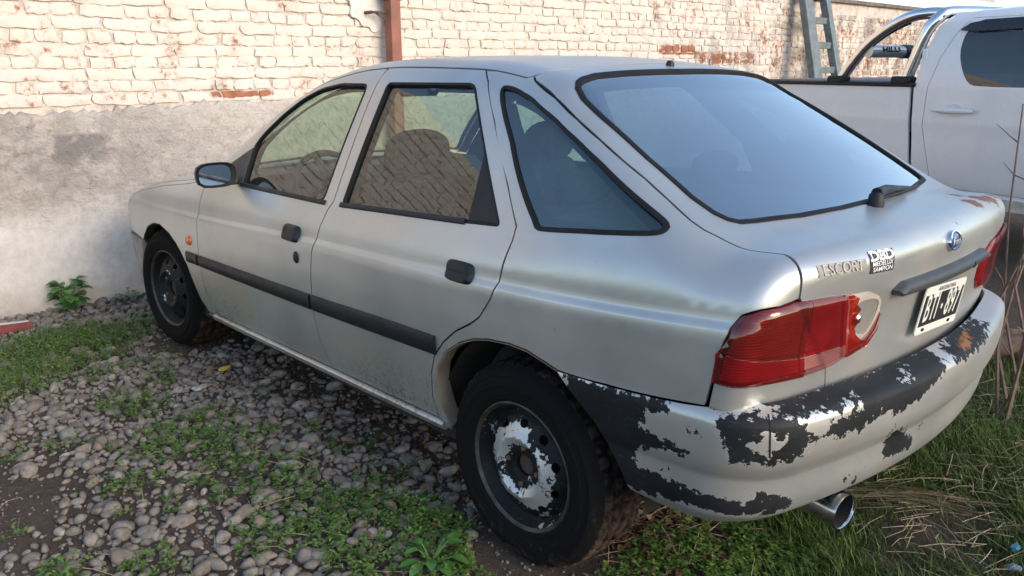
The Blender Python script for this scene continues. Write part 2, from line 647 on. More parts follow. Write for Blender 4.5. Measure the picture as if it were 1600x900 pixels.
M['lens_red'] = make_glass('red_lamp_lens', (.62, .045, .055), .07, 1.55, .02, .62, (.30, .012, .016), 1)
M['lens_reflection'] = make_glass('amber_lens_painted_reflection', (.52, .06, .045), .07, 1.55, .03, .5, (.20, .018, .014), 1)  # darker lens colour stands in for a greyish reflection on this zone
M['lens_low'] = make_glass('deep_red_lens', (.56, .035, .045), .07, 1.55, .02, .62, (.26, .010, .014), 1)
M['lens_clear'] = make_glass('ribbed_pale_lens', (.88, .52, .52), .09, 1.55, .03, .5, (.46, .18, .17), 1)
M['lens_orange'] = make_glass('orange_red_lens', (.64, .06, .04), .08, 1.55, .02, .6, (.34, .02, .012), 1)


def make_reflector():
    m, nt, b = nm('lamp_reflector')
    p = wpos(nt)
    w = nt.nodes.new('ShaderNodeTexWave'); w.bands_direction = 'Z'; w.inputs['Scale'].default_value = 45; w.inputs['Distortion'].default_value = .3
    w2 = nt.nodes.new('ShaderNodeTexWave'); w2.bands_direction = 'Y'; w2.inputs['Scale'].default_value = 22
    nt.links.new(p, w.inputs['Vector']); nt.links.new(p, w2.inputs['Vector'])
    setc(nt, b, 'Base Color', ramp(nt, noise(nt, p, 14, 3), [(.3, (.45, .44, .43)), (.7, (.72, .71, .70))]))
    b.inputs['Metallic'].default_value = .55; b.inputs['Roughness'].default_value = .33
    bump(nt, b, math_(nt, 'ADD', w.outputs['Fac'], math_(nt, 'MULTIPLY', w2.outputs['Fac'], .25)), .28, .004)
    return m


M['reflector'] = make_reflector()
M['lamp_cavity'] = simple('lamp_housing_beige', (.38, .34, .29), .6)


def make_tyre():
    m, nt, b = nm('muddy_tyre_rubber')
    p = wpos(nt)
    at = nt.nodes.new('ShaderNodeAttribute'); at.attribute_name = 'mud'
    n = noise(nt, p, 28, 6, .65)
    mk = ramp(nt, math_(nt, 'ADD', at.outputs['Fac'], math_(nt, 'MULTIPLY', math_(nt, 'SUBTRACT', n, .5), 1.3)), [(.35, 0), (.75, 1)])
    setc(nt, b, 'Base Color', mixc(nt, mk, (.006, .006, .0065), (.075, .047, .035)))
    b.inputs['Roughness'].default_value = .85
    b.inputs['Specular IOR Level'].default_value = .13
    bump(nt, b, noise(nt, p, 90, 4), .25, .004)
    return m


M['tyre'] = make_tyre()


def make_brick():
    m, nt, b = nm('whitewashed_brick')
    p = wpos(nt)
    big = noise(nt, p, .55, 3)
    mid = noise(nt, p, 6.5, 6, .68)
    fine = noise(nt, p, 30, 6, .7)
    wash = ramp(nt, mid, [(.25, (.46, .385, .315)), (.45, (.615, .55, .485)), (.7, (.67, .61, .55))])
    red = ramp(nt, noise(nt, p, 12, 4), [(.3, (.22, .085, .05)), (.7, (.40, .17, .10))])
    # flaking grows towards the far end of the wall and round two known bare bands
    sx = nt.nodes.new('ShaderNodeSeparateXYZ'); g = nt.nodes.new('ShaderNodeNewGeometry')
    nt.links.new(g.outputs['Position'], sx.inputs[0])
    far = math_(nt, 'MULTIPLY', math_(nt, 'SUBTRACT', -3.2, sx.outputs[1]), .020)
    far = math_(nt, 'MINIMUM', math_(nt, 'MAXIMUM', far, 0.0), .10)
    def band(y0, y1, z0, z1):
        a = math_(nt, 'MULTIPLY', math_(nt, 'SUBTRACT', sx.outputs[1], y0), 9.0, True)
        c = math_(nt, 'MULTIPLY', math_(nt, 'SUBTRACT', y1, sx.outputs[1]), 9.0, True)
        d = math_(nt, 'MULTIPLY', math_(nt, 'SUBTRACT', sx.outputs[2], z0), 45.0, True)
        e = math_(nt, 'MULTIPLY', math_(nt, 'SUBTRACT', z1, sx.outputs[2]), 45.0, True)
        return math_(nt, 'MULTIPLY', math_(nt, 'MULTIPLY', a, c), math_(nt, 'MULTIPLY', d, e))
    bands = math_(nt, 'ADD', band(-.48, .02, 1.155, 1.225), band(-5.25, -4.55, 1.45, 1.56))
    bands = math_(nt, 'ADD', bands, math_(nt, 'MULTIPLY', band(-6.4, -5.2, 1.36, 1.50), .5))
    k = math_(nt, 'ADD', math_(nt, 'MULTIPLY', fine, .55), math_(nt, 'MULTIPLY', mid, -.75))
    k = math_(nt, 'ADD', k, math_(nt, 'MULTIPLY', big, .22))
    k = math_(nt, 'ADD', math_(nt, 'ADD', k, far), math_(nt, 'MULTIPLY', bands, .35))
    mk = ramp(nt, math_(nt, 'ADD', k, .5), [(.62, 0), (.72, 1)])
    col = mixc(nt, mk, wash, red)
    grime = ramp(nt, math_(nt, 'ADD', noise(nt, p, 3.2, 6, .7), math_(nt, 'MULTIPLY', far, 1.7)), [(.60, 0), (.78, .7)])
    col = mixc(nt, grime, col, (.17, .145, .125))
    setc(nt, b, 'Base Color', col)
    b.inputs['Roughness'].default_value = .92
    b.inputs['Specular IOR Level'].default_value = .2
    bump(nt, b, math_(nt, 'ADD', fine, math_(nt, 'MULTIPLY', mid, 1.5)), .5, .008)
    return m


M['brick'] = make_brick()


def make_mortar():
    m, nt, b = nm('whitewashed_mortar')
    p = wpos(nt)
    n = noise(nt, p, 9, 6, .7)
    setc(nt, b, 'Base Color', ramp(nt, n, [(.26, (.25, .19, .145)), (.40, (.46, .395, .335)), (.55, (.61, .545, .48))]))
    b.inputs['Roughness'].default_value = .95
    bump(nt, b, noise(nt, p, 35, 6, .7), .8, .012)
    return m


M['mortar'] = make_mortar()


def make_render():
    m, nt, b = nm('weathered_lime_render')
    p = wpos(nt)
    sx = nt.nodes.new('ShaderNodeSeparateXYZ'); g = nt.nodes.new('ShaderNodeNewGeometry')
    nt.links.new(g.outputs['Position'], sx.inputs[0])
    y, z = sx.outputs[1], sx.outputs[2]
    n1 = noise(nt, p, 2.6, 6, .65, .4); n2 = noise(nt, p, 16, 6, .7); n3 = noise(nt, wpos(nt, (1, 1, 1.35)), 17, 7, .75, .6)
    base = ramp(nt, n2, [(.3, (.42, .36, .315)), (.55, (.585, .52, .465)), (.75, (.67, .605, .55))])
    # painted dado at the foot of the wall
    ed = math_(nt, 'ADD', z, math_(nt, 'MULTIPLY', math_(nt, 'SUBTRACT', n1, .5), .42))
    dado = ramp(nt, ed, [(.46, 1), (.66, 0)])
    base = mixc(nt, math_(nt, 'MULTIPLY', dado, .7), base, ramp(nt, n2, [(.3, (.52, .50, .48)), (.7, (.63, .61, .59))]))
    # damp lichen stain below the broken edge
    st = ramp(nt, z, [(.52, 0), (.88, 1)])
    st = math_(nt, 'MULTIPLY', st, ramp(nt, math_(nt, 'ADD', y, 0.0), [(0, 0), (.35, .55), (.8, 1)]))
    stn = ramp(nt, math_(nt, 'ADD', math_(nt, 'MULTIPLY', n1, .6), math_(nt, 'MULTIPLY', math_(nt, 'ADD', n3, n2), .25)), [(.45, 0), (.575, 1)])
    base = mixc(nt, math_(nt, 'MULTIPLY', math_(nt, 'MULTIPLY', st, stn), .85), base, (.20, .185, .18))
    pit = ramp(nt, n3, [(.57, 0), (.66, .6)])
    base = mixc(nt, math_(nt, 'MULTIPLY', pit, math_(nt, 'SUBTRACT', 1.0, dado)), base, (.30, .23, .19))
    upb = math_(nt, 'MULTIPLY', ramp(nt, z, [(.98, 0), (1.12, 1)]), ramp(nt, n1, [(.42, 0), (.58, 1)]))
    base = mixc(nt, math_(nt, 'MULTIPLY', upb, .8), base, (.60, .54, .485))
    foot = math_(nt, 'MULTIPLY', ramp(nt, z, [(.02, 1), (.20, 0)]), ramp(nt, n1, [(.3, .2), (.7, 1)]))
    base = mixc(nt, math_(nt, 'MULTIPLY', foot, .7), base, (.27, .215, .165))
    setc(nt, b, 'Base Color', base)
    b.inputs['Roughness'].default_value = .95
    b.inputs['Specular IOR Level'].default_value = .2
    rough_h = math_(nt, 'MULTIPLY', math_(nt, 'ADD', n3, n2), math_(nt, 'SUBTRACT', 1.0, math_(nt, 'MULTIPLY', dado, .8)))
    bump(nt, b, rough_h, 1.0, .022)
    return m


M['render'] = make_render()


def make_soil():
    m, nt, b = nm('damp_soil')
    p = wpos(nt)
    n = noise(nt, p, 1.6, 5); f = noise(nt, p, 40, 6, .7)
    c = ramp(nt, n, [(.3, (.036, .026, .018)), (.6, (.07, .050, .034)), (.75, (.11, .083, .058))])
    c = mixc(nt, ramp(nt, f, [(.45, 0), (.75, .6)]), c, (.13, .10, .08))
    setc(nt, b, 'Base Color', c)
    b.inputs['Roughness'].default_value = .95
    bump(nt, b, math_(nt, 'ADD', f, noise(nt, p, 9, 4)), .8, .03)
    return m


M['soil'] = make_soil()


def by_random(name, cols, rough=.85, attr=None, bmp=.3, bscale=50, trans=0.0):
    """colour picked per object or per 'tone' attribute"""
    m, nt, b = nm(name)
    p = wpos(nt)
    if attr:
        a = nt.nodes.new('ShaderNodeAttribute'); a.attribute_name = attr; src = a.outputs['Fac']
    else:
        a = nt.nodes.new('ShaderNodeObjectInfo'); src = a.outputs['Random']
    k = len(cols)
    c = ramp(nt, src, [((i + .5) / k, cc) for i, cc in enumerate(cols)])
    n = noise(nt, p, 30, 5, .65)
    c = mixc(nt, ramp(nt, n, [(.36, .7), (.60, 0)]), c, tuple(v * .5 for v in cols[0]))
    setc(nt, b, 'Base Color', c)
    b.inputs['Roughness'].default_value = rough
    b.inputs['Specular IOR Level'].default_value = .25
    if trans:
        b.inputs['Transmission Weight'].default_value = 0.0
        b.inputs['Subsurface Weight'].default_value = 0.0
    if bmp: bump(nt, b, noise(nt, p, bscale, 5), bmp, .004)
    return m


STONE_C = [(.17, .147, .125), (.225, .19, .16), (.195, .18, .165), (.27, .23, .195), (.185, .168, .15), (.245, .195, .155), (.20, .192, .18), (.31, .275, .24)]
M['stone'] = by_random('river_stone', STONE_C)
M['stone_mass'] = by_random('river_stone_mass', STONE_C, attr='tone')
M['weed'] = by_random('weed_leaves', [(.055, .125, .025), (.095, .19, .038), (.15, .25, .05), (.12, .21, .05)], attr='tone', bmp=0, rough=.6)
M['grass'] = by_random('grass_blades', [(.045, .10, .02), (.075, .15, .028), (.115, .19, .04), (.19, .21, .07), (.09, .16, .035)], attr='tone', bmp=0, rough=.6)
M['straw'] = by_random('dry_straw', [(.34, .26, .16), (.48, .38, .25), (.40, .32, .22), (.27, .20, .13)], attr='tone', bmp=0)
M['litter'] = by_random('dead_leaves', [(.16, .08, .045), (.10, .055, .035), (.22, .13, .08), (.13, .09, .065)], attr='tone', bmp=0)
M['leaf'] = simple('broad_leaf', (.06, .16, .03), .5, var=.35, scale=10)
M['twig'] = simple('bare_twig', (.15, .105, .085), .85, var=.35, scale=25)
M['bark'] = simple('rotting_log', (.075, .05, .04), .95, var=.5, scale=14, bmp=.8, bscale=25)


# ------------------------------------------------------------------ view helper (only used to choose which repeats show largest)
_R = np.array(CAM_R); _C = np.array(CAM_POS)


def screen(P):
    q = (np.atleast_2d(P) - _C) @ _R.T
    z = np.maximum(q[:, 2], .01)
    return np.stack([800 + 1288.94 * q[:, 0] / z, 450 + 1288.94 * q[:, 1] / z, q[:, 2]], 1)


_SC = {}


def sines(x, y, seed=0, s=1.0):
    if (seed, s) not in _SC:
        r = np.random.default_rng(seed); L = []
        for i in range(7):
            a = r.uniform(0, 6.28); f = s * (1.35 ** i) * 1.6
            L.append((math.cos(a) * f, math.sin(a) * f, r.uniform(0, 6.28), 1 / (1.25 ** i)))
        _SC[(seed, s)] = L
    v = 0
    for cx_, cy_, ph, w in _SC[(seed, s)]:
        v = v + np.sin(x * cx_ + y * cy_ + ph) * w
    return v / 3.2


# ------------------------------------------------------------------ ground
def gz(x, y):
    x = np.asarray(x, float); y = np.asarray(y, float)
    dip = -.03 / (1 + np.exp(np.clip((x - 1.0) * 3.0, -50, 50)))
    h = dip + .008 * sines(x, y, 3, 2.2) + .018 * sines(x, y, 5, .7) * np.clip((np.hypot(x - 1, y) - 2.2) / 2, 0, 1)
    near = np.exp(-((x - 2.525) ** 2 + (y - .72) ** 2) / .06) + np.exp(-(x ** 2 + (y - .72) ** 2) / .06)
    return h * (1 - np.clip(near, 0, 1)) + np.clip(near, 0, 1) * np.where(x > 1.2, .004, -.027)


_gx0, _gy0, _gs = -2.6, -3.2, .04
_GZ = gz(*np.meshgrid(_gx0 + _gs * np.arange(170), _gy0 + _gs * np.arange(155), indexing='ij'))


def gz1(x, y):
    """ground height at one point, from a table"""
    fx = min(max((x - _gx0) / _gs, 0), 168.9); fy = min(max((y - _gy0) / _gs, 0), 153.9)
    i, j = int(fx), int(fy); u, v = fx - i, fy - j
    return float((_GZ[i, j] * (1 - u) + _GZ[i + 1, j] * u) * (1 - v) + (_GZ[i, j + 1] * (1 - u) + _GZ[i + 1, j + 1] * u) * v)


def axis_pts(a, b, step, far):
    core = np.arange(a, b + 1e-6, step)
    ext = []; d = step * 2
    p = b
    while p < far:
        p += d; d *= 1.35; ext.append(p)
    ext2 = []; d = step * 2; p = a
    while p > -far:
        p -= d; d *= 1.35; ext2.append(p)
    return np.concatenate([ext2[::-1], core, ext])


gx = axis_pts(-2.4, 4.0, .06, 600); gy = axis_pts(-3.0, 2.8, .06, 600)
GX, GY = np.meshgrid(gx, gy, indexing='ij')
GP = np.stack([GX, GY, gz(GX, GY)], 2)
V, F = lattice(GP)
ground = mesh('ground', V, F, M['soil'])
tag(ground, 'damp brown soil yard strewn with river stones and weeds', 'ground', kind='structure')

WEEDS = [(2.79, 1.36, .33), (2.87, 1.17, .3), (2.89, .97, .25), (2.49, 1.52, .25), (2.8, 1.5, .3), (3.05, 1.15, .2), (1.82, 1.23, .14), (1.96, 1.28, .12), (1.44, 1.18, .16),
         (1.5, 1.07, .12), (1.36, 1.26, .14), (1.03, 1.19, .16), (.87, 1.16, .12), (1.48, 1.31, .12), (.67, 1.13, .16), (.59, .99, .13), (.47, .92, .14),
         (.38, .88, .13), (.87, .74, .1), (.65, .73, .09), (.61, 1.33, .1), (.7, 1.58, .08), (.51, 1.18, .12), (.15, .97, .14), (-.31, .51, .18), (-.37, .38, .2),
         (-.46, .36, .16), (-.28, .62, .14), (1.6, .75, .08), (1.25, 1.06, .1), (1.01, 1.03, .1), (1.26, 1.15, .12), (2.05, 1.06, .1), (2.33, 1.24, .1),
         (1.67, 1.58, .07), (.67, .82, .1), (.25, .91, .12), (.25, 1.1, .16), (.36, 1.18, .1), (.03, .92, .1), (.01, .38, .1), (-.5, .22, .15)]
_wr = np.random.default_rng(77)
for _ in range(105):
    _x, _y = _wr.uniform(.0, 2.9), _wr.uniform(.8, 2.8)
    if abs(_x - 1.4) < .25 and _y > 1.7: continue
    WEEDS.append((float(_x), float(_y), float(_wr.uniform(.03, .09))))
WA = np.array(WEEDS)


def weediness(x, y):
    d = np.hypot(x[:, None] - WA[None, :, 0], y[:, None] - WA[None, :, 1]) / WA[None, :, 2]
    return np.clip(1.25 - d.min(1), 0, 1)


# ------------------------------------------------------------------ stones
def ico(sub=1):
    t = (1 + 5 ** .5) / 2
    v = [(-1, t, 0), (1, t, 0), (-1, -t, 0), (1, -t, 0), (0, -1, t), (0, 1, t), (0, -1, -t), (0, 1, -t), (t, 0, -1), (t, 0, 1), (-t, 0, -1), (-t, 0, 1)]
    v = [np.array(p) / np.linalg.norm(p) for p in v]
    f = [(0, 11, 5), (0, 5, 1), (0, 1, 7), (0, 7, 10), (0, 10, 11), (1, 5, 9), (5, 11, 4), (11, 10, 2), (10, 7, 6), (7, 1, 8), (3, 9, 4), (3, 4, 2), (3, 2, 6), (3, 6, 8), (3, 8, 9), (4, 9, 5), (2, 4, 11), (6, 2, 10), (8, 6, 7), (9, 8, 1)]
    for _ in range(sub):
        mid = {}; nf = []
        def m(a, b):
            k = (min(a, b), max(a, b))
            if k not in mid:
                p = v[a] + v[b]; v.append(p / np.linalg.norm(p)); mid[k] = len(v) - 1
            return mid[k]
        for a, b, c in f:
            x, y, z = m(a, b), m(b, c), m(c, a)
            nf += [(a, x, z), (b, y, x), (c, z, y), (x, y, z)]
        f = nf
    return np.array(v), f


IV, IF = ico(1)


def stone_shape(seed):
    r = np.random.default_rng(seed)
    P = IV.copy()
    for _ in range(4):
        d = r.normal(size=3); d /= np.linalg.norm(d)
        P = P * (1 + .13 * np.sin(2.2 * (P @ d) + r.uniform(0, 6))[:, None])
    for _ in range(int(r.integers(1, 5))):
        d = r.normal(size=3); d /= np.linalg.norm(d); c = r.uniform(.55, .85)
        e = P @ d - c
        P = P - np.outer(np.maximum(e, 0) * .85, d)
    P *= np.array([1.0, r.uniform(.58, .95), r.uniform(.40, .75)])
    return P


SHAPES = [stone_shape(100 + i) for i in range(16)]
cand = []
sp = .030
for i, x in enumerate(np.arange(-.35, 3.62, sp)):
    for y in np.arange(-1.2, 3.0, sp):
        cand.append((x + rng.uniform(-.5, .5) * sp, y + (sp * .5 if i % 2 else 0) + rng.uniform(-.5, .5) * sp))
cand = np.array(cand)
wd = weediness(cand[:, 0], cand[:, 1])
bare = np.exp(-((cand[:, 0] - 1.42) ** 2 + (cand[:, 1] - 1.88) ** 2) / .05) + .8 * np.exp(-((cand[:, 0] - 1.15) ** 2 + (cand[:, 1] - 1.95) ** 2) / .03)
patchy = sines(cand[:, 0], cand[:, 1], 21, 1.8)
dens = .93 - .5 * wd - 1.3 * bare + .30 * patchy
dens = np.where((np.abs(cand[:, 1]) < .62), dens * .45, dens)
dens = np.where(cand[:, 0] < .15, dens * .35, dens)
dens = np.where((cand[:, 0] < .45) & (cand[:, 1] < .85), dens * .35, dens)
cand = cand[rng.uniform(size=len(cand)) < dens]
S0 = screen(np.column_stack([cand, np.zeros(len(cand))]))
cand = cand[(S0[:, 0] > -900) & (S0[:, 0] < 1660) & (S0[:, 1] < 1250) & (S0[:, 2] > .3)]
rad = np.clip(rng.lognormal(math.log(.0150), .42, len(cand)), .007, .042)
keep_r = np.where((np.hypot(cand[:, 0] - 2.525, cand[:, 1] - .72) < .2) | (np.hypot(cand[:, 0], cand[:, 1] - .72) < .22), 0, 1) > 0
cand, rad = cand[keep_r], rad[keep_r]
zz = gz(cand[:, 0], cand[:, 1]) + rad * rng.uniform(.05, .42, len(cand))
sc = screen(np.column_stack([cand, zz]))
score = rad / sc[:, 2]
vis = (sc[:, 0] > 0) & (sc[:, 0] < 1600) & (sc[:, 1] < 895) & (cand[:, 1] > .90) & (weediness(cand[:, 0], cand[:, 1]) < .55)
order = np.argsort(-np.where(vis, score, -1))[:300]
single = np.zeros(len(cand), bool); single[order] = True
smeshes = []
for P in SHAPES:
    me = bpy.data.meshes.new('stone')
    me.from_pydata([tuple(p) for p in P], [], IF); me.polygons.foreach_set('use_smooth', [True] * len(IF))
    me.materials.append(M['stone']); smeshes.append(me)
for i in order:
    o = bpy.data.objects.new('stone', smeshes[int(rng.integers(16))])
    COL.objects.link(o); o.parent = ground
    o.location = (cand[i, 0], cand[i, 1], zz[i]); o.scale = (rad[i],) * 3
    o.rotation_euler = (rng.uniform(-.35, .35), rng.uniform(-.35, .35), rng.uniform(0, 6.28))
bv, bf, bt = [], [], []
nb = 0
IFa = np.array(IF)
for i in np.where(~single)[0]:
    a = rng.uniform(0, 6.28); t = rng.uniform(-.3, .3)
    P = SHAPES[int(rng.integers(16))] * rad[i]
    c, s = math.cos(a), math.sin(a)
    P = np.stack([P[:, 0] * c - P[:, 1] * s, P[:, 0] * s + P[:, 1] * c, P[:, 2] + P[:, 0] * t], 1)
    bv.append(P + np.array([cand[i, 0], cand[i, 1], zz[i]])); bf.append(IFa + nb); bt.append(np.full(len(P), rng.uniform())); nb += len(P)
GV = np.array([(1, 0, 0), (-1, 0, 0), (0, 1, 0), (0, -1, 0), (0, 0, 1), (0, 0, -1)], float); GF = np.array([(0, 2, 4), (2, 1, 4), (1, 3, 4), (3, 0, 4), (2, 0, 5), (1, 2, 5), (3, 1, 5), (0, 3, 5)])
for _ in range(9000):    # grit between the stones
    x, y = rng.uniform(-.5, 3.6), rng.uniform(-.9, 2.2)
    r0 = rng.uniform(.0025, .008)
    bv.append(GV * r0 * rng.uniform(.6, 1.2, (6, 1)) + np.array([x, y, gz1(x, y) + r0 * .3])); bf.append(GF + nb); bt.append(np.full(6, rng.uniform())); nb += 6
gravel = mesh('gravel', np.concatenate(bv), np.concatenate(bf), M['stone_mass'], ground, attrs={'tone': np.concatenate(bt)})
tag(gravel, 'mass of small river stones between the larger ones', kind='stuff')


# ------------------------------------------------------------------ low plants
class Blades:
    def __init__(self): self.v = []; self.f = []; self.t = []; self.n = 0
    def quadstrip(self, rows, tone):
        k = len(rows)
        for a, b in rows: self.v.append(a); self.v.append(b)
        self.t += [tone] * (2 * k)
        for i in range(k - 1):
            s = self.n + 2 * i
            self.f.append((s, s + 1, s + 3, s + 2))
        self.n += 2 * k
    def leaf(self, base, d, up, ln, w, tone):
        d = d / np.linalg.norm(d); side = np.cross(d, up); side /= max(np.linalg.norm(side), 1e-6)
        p0 = base; p1 = base + d * ln * .45 + up * ln * .06; p2 = base + d * ln
        self.v += [p0, p1 + side * w * .5, p2, p1 - side * w * .5]
        self.t += [tone] * 4
        self.f.append((self.n, self.n + 1, self.n + 2, self.n + 3)); self.n += 4
    def blade(self, base, lean, h, w, tone, curl=.5):
        a = math.atan2(lean[1], lean[0]); side = np.array([-math.sin(a), math.cos(a), 0]) * w * .5
        ld = np.array([lean[0], lean[1], 0.0])
        rows = []
        for t in (0, .4, .75, 1.0):
            p = base + np.array([0, 0, h * (t - .35 * curl * t * t)]) + ld * (t * t)
            wd_ = (1 - t * .92)
            rows.append((p - side * wd_, p + side * wd_))
        self.quadstrip(rows, tone)
    def build(self, name, mat, parent=None):
        return mesh(name, np.array(self.v), self.f, mat, parent, True, attrs={'tone': self.t})


wb = Blades()
for (wx, wy, wr) in WEEDS:
    small = math.hypot(wx + 1.5, wy - 2.27)
    npl = int(wr * wr * 3.14 * (1250 if small < 2.6 else 950))
    tone0 = rng.uniform(.25, .75)
    for _ in range(npl):
        rr = wr * math.sqrt(rng.uniform()) * rng.uniform(.75, 1.2); a = rng.uniform(0, 6.28)
        x, y = wx + rr * math.cos(a), wy + rr * math.sin(a)
        if (x - 0) ** 2 + (y - .72) ** 2 < .05 or (x - 2.525) ** 2 + (y - .75) ** 2 < .045: continue
        if y < .8 and -.1 < x < 2.6 and rng.uniform() < .6: continue
        z0 = gz1(x, y)
        hh = rng.uniform(.012, .05) * (1.3 if wr > .2 else 1)
        b0 = np.array([x, y, z0])
        top = b0 + np.array([rng.normal() * .012, rng.normal() * .012, hh])
        for _k in range(int(rng.integers(6, 11))):
            t = rng.uniform(.25, 1.0); a2 = rng.uniform(0, 6.28)
            p = b0 + (top - b0) * t + np.array([rng.normal() * .004, rng.normal() * .004, .004])
            d = np.array([math.cos(a2), math.sin(a2), rng.uniform(-.15, .55)])
            ln = rng.uniform(.007, .018)
            wb.leaf(p, d, np.array([0, 0, 1.0]), ln, ln * rng.uniform(.45, .8), float(np.clip(tone0 + rng.normal() * .22, .02, .98)))
weeds = wb.build('weeds', M['weed'])
tag(weeds, 'low green small leaved weeds growing in patches between the stones', 'weeds', kind='stuff')

gb = Blades(); sb = Blades()
ng = 0
gxy = np.stack([rng.uniform(-1.35, .25, 160000), rng.uniform(-2.3, .75, 160000)], 1)
gd = sines(gxy[:, 0], gxy[:, 1], 31, 2.6)
ok_ = ~((gxy[:, 1] > .25) & (gxy[:, 0] > -.55)) & ~((abs(gxy[:, 1]) < .7) & (gxy[:, 0] > -.3)) & ~((gxy[:, 1] < -1.55) & (rng.uniform(size=len(gxy)) < .75)) & (gd > rng.uniform(-.75, .15, len(gxy)))
gxy, gd = gxy[ok_][:56000], gd[ok_][:56000]
for (x, y), d in zip(gxy.tolist(), gd.tolist()):
    z0 = gz1(x, y); h = rng.uniform(.03, .10) * (1 + .35 * d)
    a = rng.uniform(0, 6.28) if rng.uniform() < .45 else rng.normal(2.3, .7)
    l = h * rng.uniform(.3, 1.1)
    gb.blade(np.array([x, y, z0 - .004]), (math.cos(a) * l, math.sin(a) * l), h, rng.uniform(.0022, .005), float(np.clip(.52 + .28 * d + rng.normal() * .2, .02, .98)))
for _ in range(2600):    # thin grass between the stones and the left lawn
    k = WEEDS[int(rng.integers(0, 6))] if rng.uniform() < .7 else WEEDS[int(rng.integers(0, len(WEEDS)))]
    x, y = k[0] + rng.normal() * k[2] * .6, k[1] + rng.normal() * k[2] * .6
    if abs(y) < .85 and -.35 < x < 3.3: continue
    a = rng.uniform(0, 6.28); h = rng.uniform(.03, .085); l = h * rng.uniform(.3, .9)
    gb.blade(np.array([x, y, gz1(x, y)]), (math.cos(a) * l, math.sin(a) * l), h, .003, float(rng.uniform(.2, .8)))
grass = gb.build('grass', M['grass'])
tag(grass, 'short unkempt green grass behind the car bumper', 'grass', kind='stuff')

for _ in range(1500):    # dry straw lying about
    r = rng.uniform()
    if r < .55:
        c = [(-.7, -.61), (-.72, -.92), (-.85, -.64), (-.61, -.39), (-.66, -1.36), (-.5, -1.3), (-.84, -.09)][int(rng.integers(7))]
        x, y = c[0] + rng.normal() * .13, c[1] + rng.normal() * .13
    elif r < .8:
        x, y = rng.normal(-.12, .18), rng.normal(.40, .14)
    else:
        if rng.uniform() < .6: continue
        x, y = rng.uniform(-.2, 2.6), rng.uniform(.75, 1.9)
    if abs(y) < .75 and .1 < x < 3: continue
    z0 = gz1(x, y) + rng.uniform(.004, .045 if r < .55 else .02)
    a = rng.uniform(0, 6.28); ln = rng.uniform(.04, .19); dz = rng.normal() * .01
    dv = np.array([math.cos(a) * ln, math.sin(a) * ln, dz]); sd = np.array([-math.sin(a), math.cos(a), .6]) * .0009
    p = np.array([x, y, z0]); mid = p + dv * .5 + np.array([rng.normal() * .008, rng.normal() * .008, .004])
    sb.quadstrip([(p - sd, p + sd), (mid - sd, mid + sd), (p + dv - sd, p + dv + sd)], float(rng.uniform()))
for _ in range(42):      # the pale bundle of straw running from under the bumper
    t0 = rng.uniform(0, .35); t1 = rng.uniform(.55, 1)
    A = np.array([-.57, .0, .065]); B = np.array([-.96, -.12, .06])
    off = np.array([rng.normal() * .03, rng.normal() * .04, rng.uniform(.01, .06)])
    fan = np.array([rng.normal() * .09, rng.normal() * .10, 0])
    rows = []
    sd = np.array([.0006, .0018, .0016])
    for t in np.linspace(t0, t1, 5):
        p = A + (B - A) * t + off + fan * t * t + np.array([0, 0, .05 * math.sin(t * 3.0)])
        rows.append((p - sd, p + sd))
    sb.quadstrip(rows, float(rng.uniform(.3, .8)))
straw = sb.build('dry_straw', M['straw'])
tag(straw, 'pale dry straw and dead stems scattered over the grass', 'straw', kind='stuff')

lb = Blades()
for _ in range(1500):    # brown leaf litter under the sill and round the rear wheel
    if rng.uniform() < .6: x, y = rng.normal(-.10, .2), rng.normal(.45, .16)
    else: x, y = rng.uniform(.2, 2.1), rng.normal(.68, .13)
    if (x ** 2 + (y - .72) ** 2) < .04 or (x - 2.525) ** 2 + (y - .75) ** 2 < .045: continue
    a = rng.uniform(0, 6.28); ln = rng.uniform(.012, .04)
    lb.leaf(np.array([x, y, gz1(x, y) + rng.uniform(.004, .03)]), np.array([math.cos(a), math.sin(a), rng.normal() * .35]),
            np.array([rng.normal() * .4, rng.normal() * .4, 1.0]), ln, ln * rng.uniform(.3, .7), float(rng.uniform()))
leaves = lb.build('leaf_litter', M['litter'])
tag(leaves, 'brown dead leaves gathered beside the rear tyre', 'leaves', kind='stuff')


def leaf_mesh(bl, base, d, ln, w, droop):
    """a broad curved leaf as a little grid; returns verts and faces"""
    d = np.array(d, float); d /= np.linalg.norm(d)
    side = np.cross(d, [0, 0, 1]); side /= np.linalg.norm(side); up = np.cross(side, d)
    rows = []
    for t in np.linspace(0, 1, 7):
        hw = w * .5 * (math.sin(math.pi * min(1, t * .92 + .04)) ** .8)
        c = np.array(base) + d * ln * t - np.array([0, 0, droop * ln * t * t])
        rows.append([c - side * hw + up * hw * .25, c, c + side * hw + up * hw * .25])
    return lattice(np.array(rows))


def broad_plant(name, loc, n, hmin, hmax, ln, seed, label, wr=.95):
    r = np.random.default_rng(seed)
    root = empty(name, loc)
    tag(root, label, 'plant')
    for i in range(n):
        a = i * 2.4 + r.uniform(-.4, .4); h = r.uniform(hmin, hmax); rr = r.uniform(.01, .05) + .02
        tip = np.array([math.cos(a) * rr, math.sin(a) * rr, h])
        MB().tube([(0, 0, 0), tip * .55 + np.array([0, 0, h * .1]), tip], [.003, .0025, .002], 5).build('stem', M['leaf'], root)
        l = ln * r.uniform(.7, 1.2)
        V, F = leaf_mesh(None, tip, (math.cos(a), math.sin(a), .25), l, l * wr, r.uniform(.2, .6))
        mesh('leaf', V, F, M['leaf'], root)
    return root


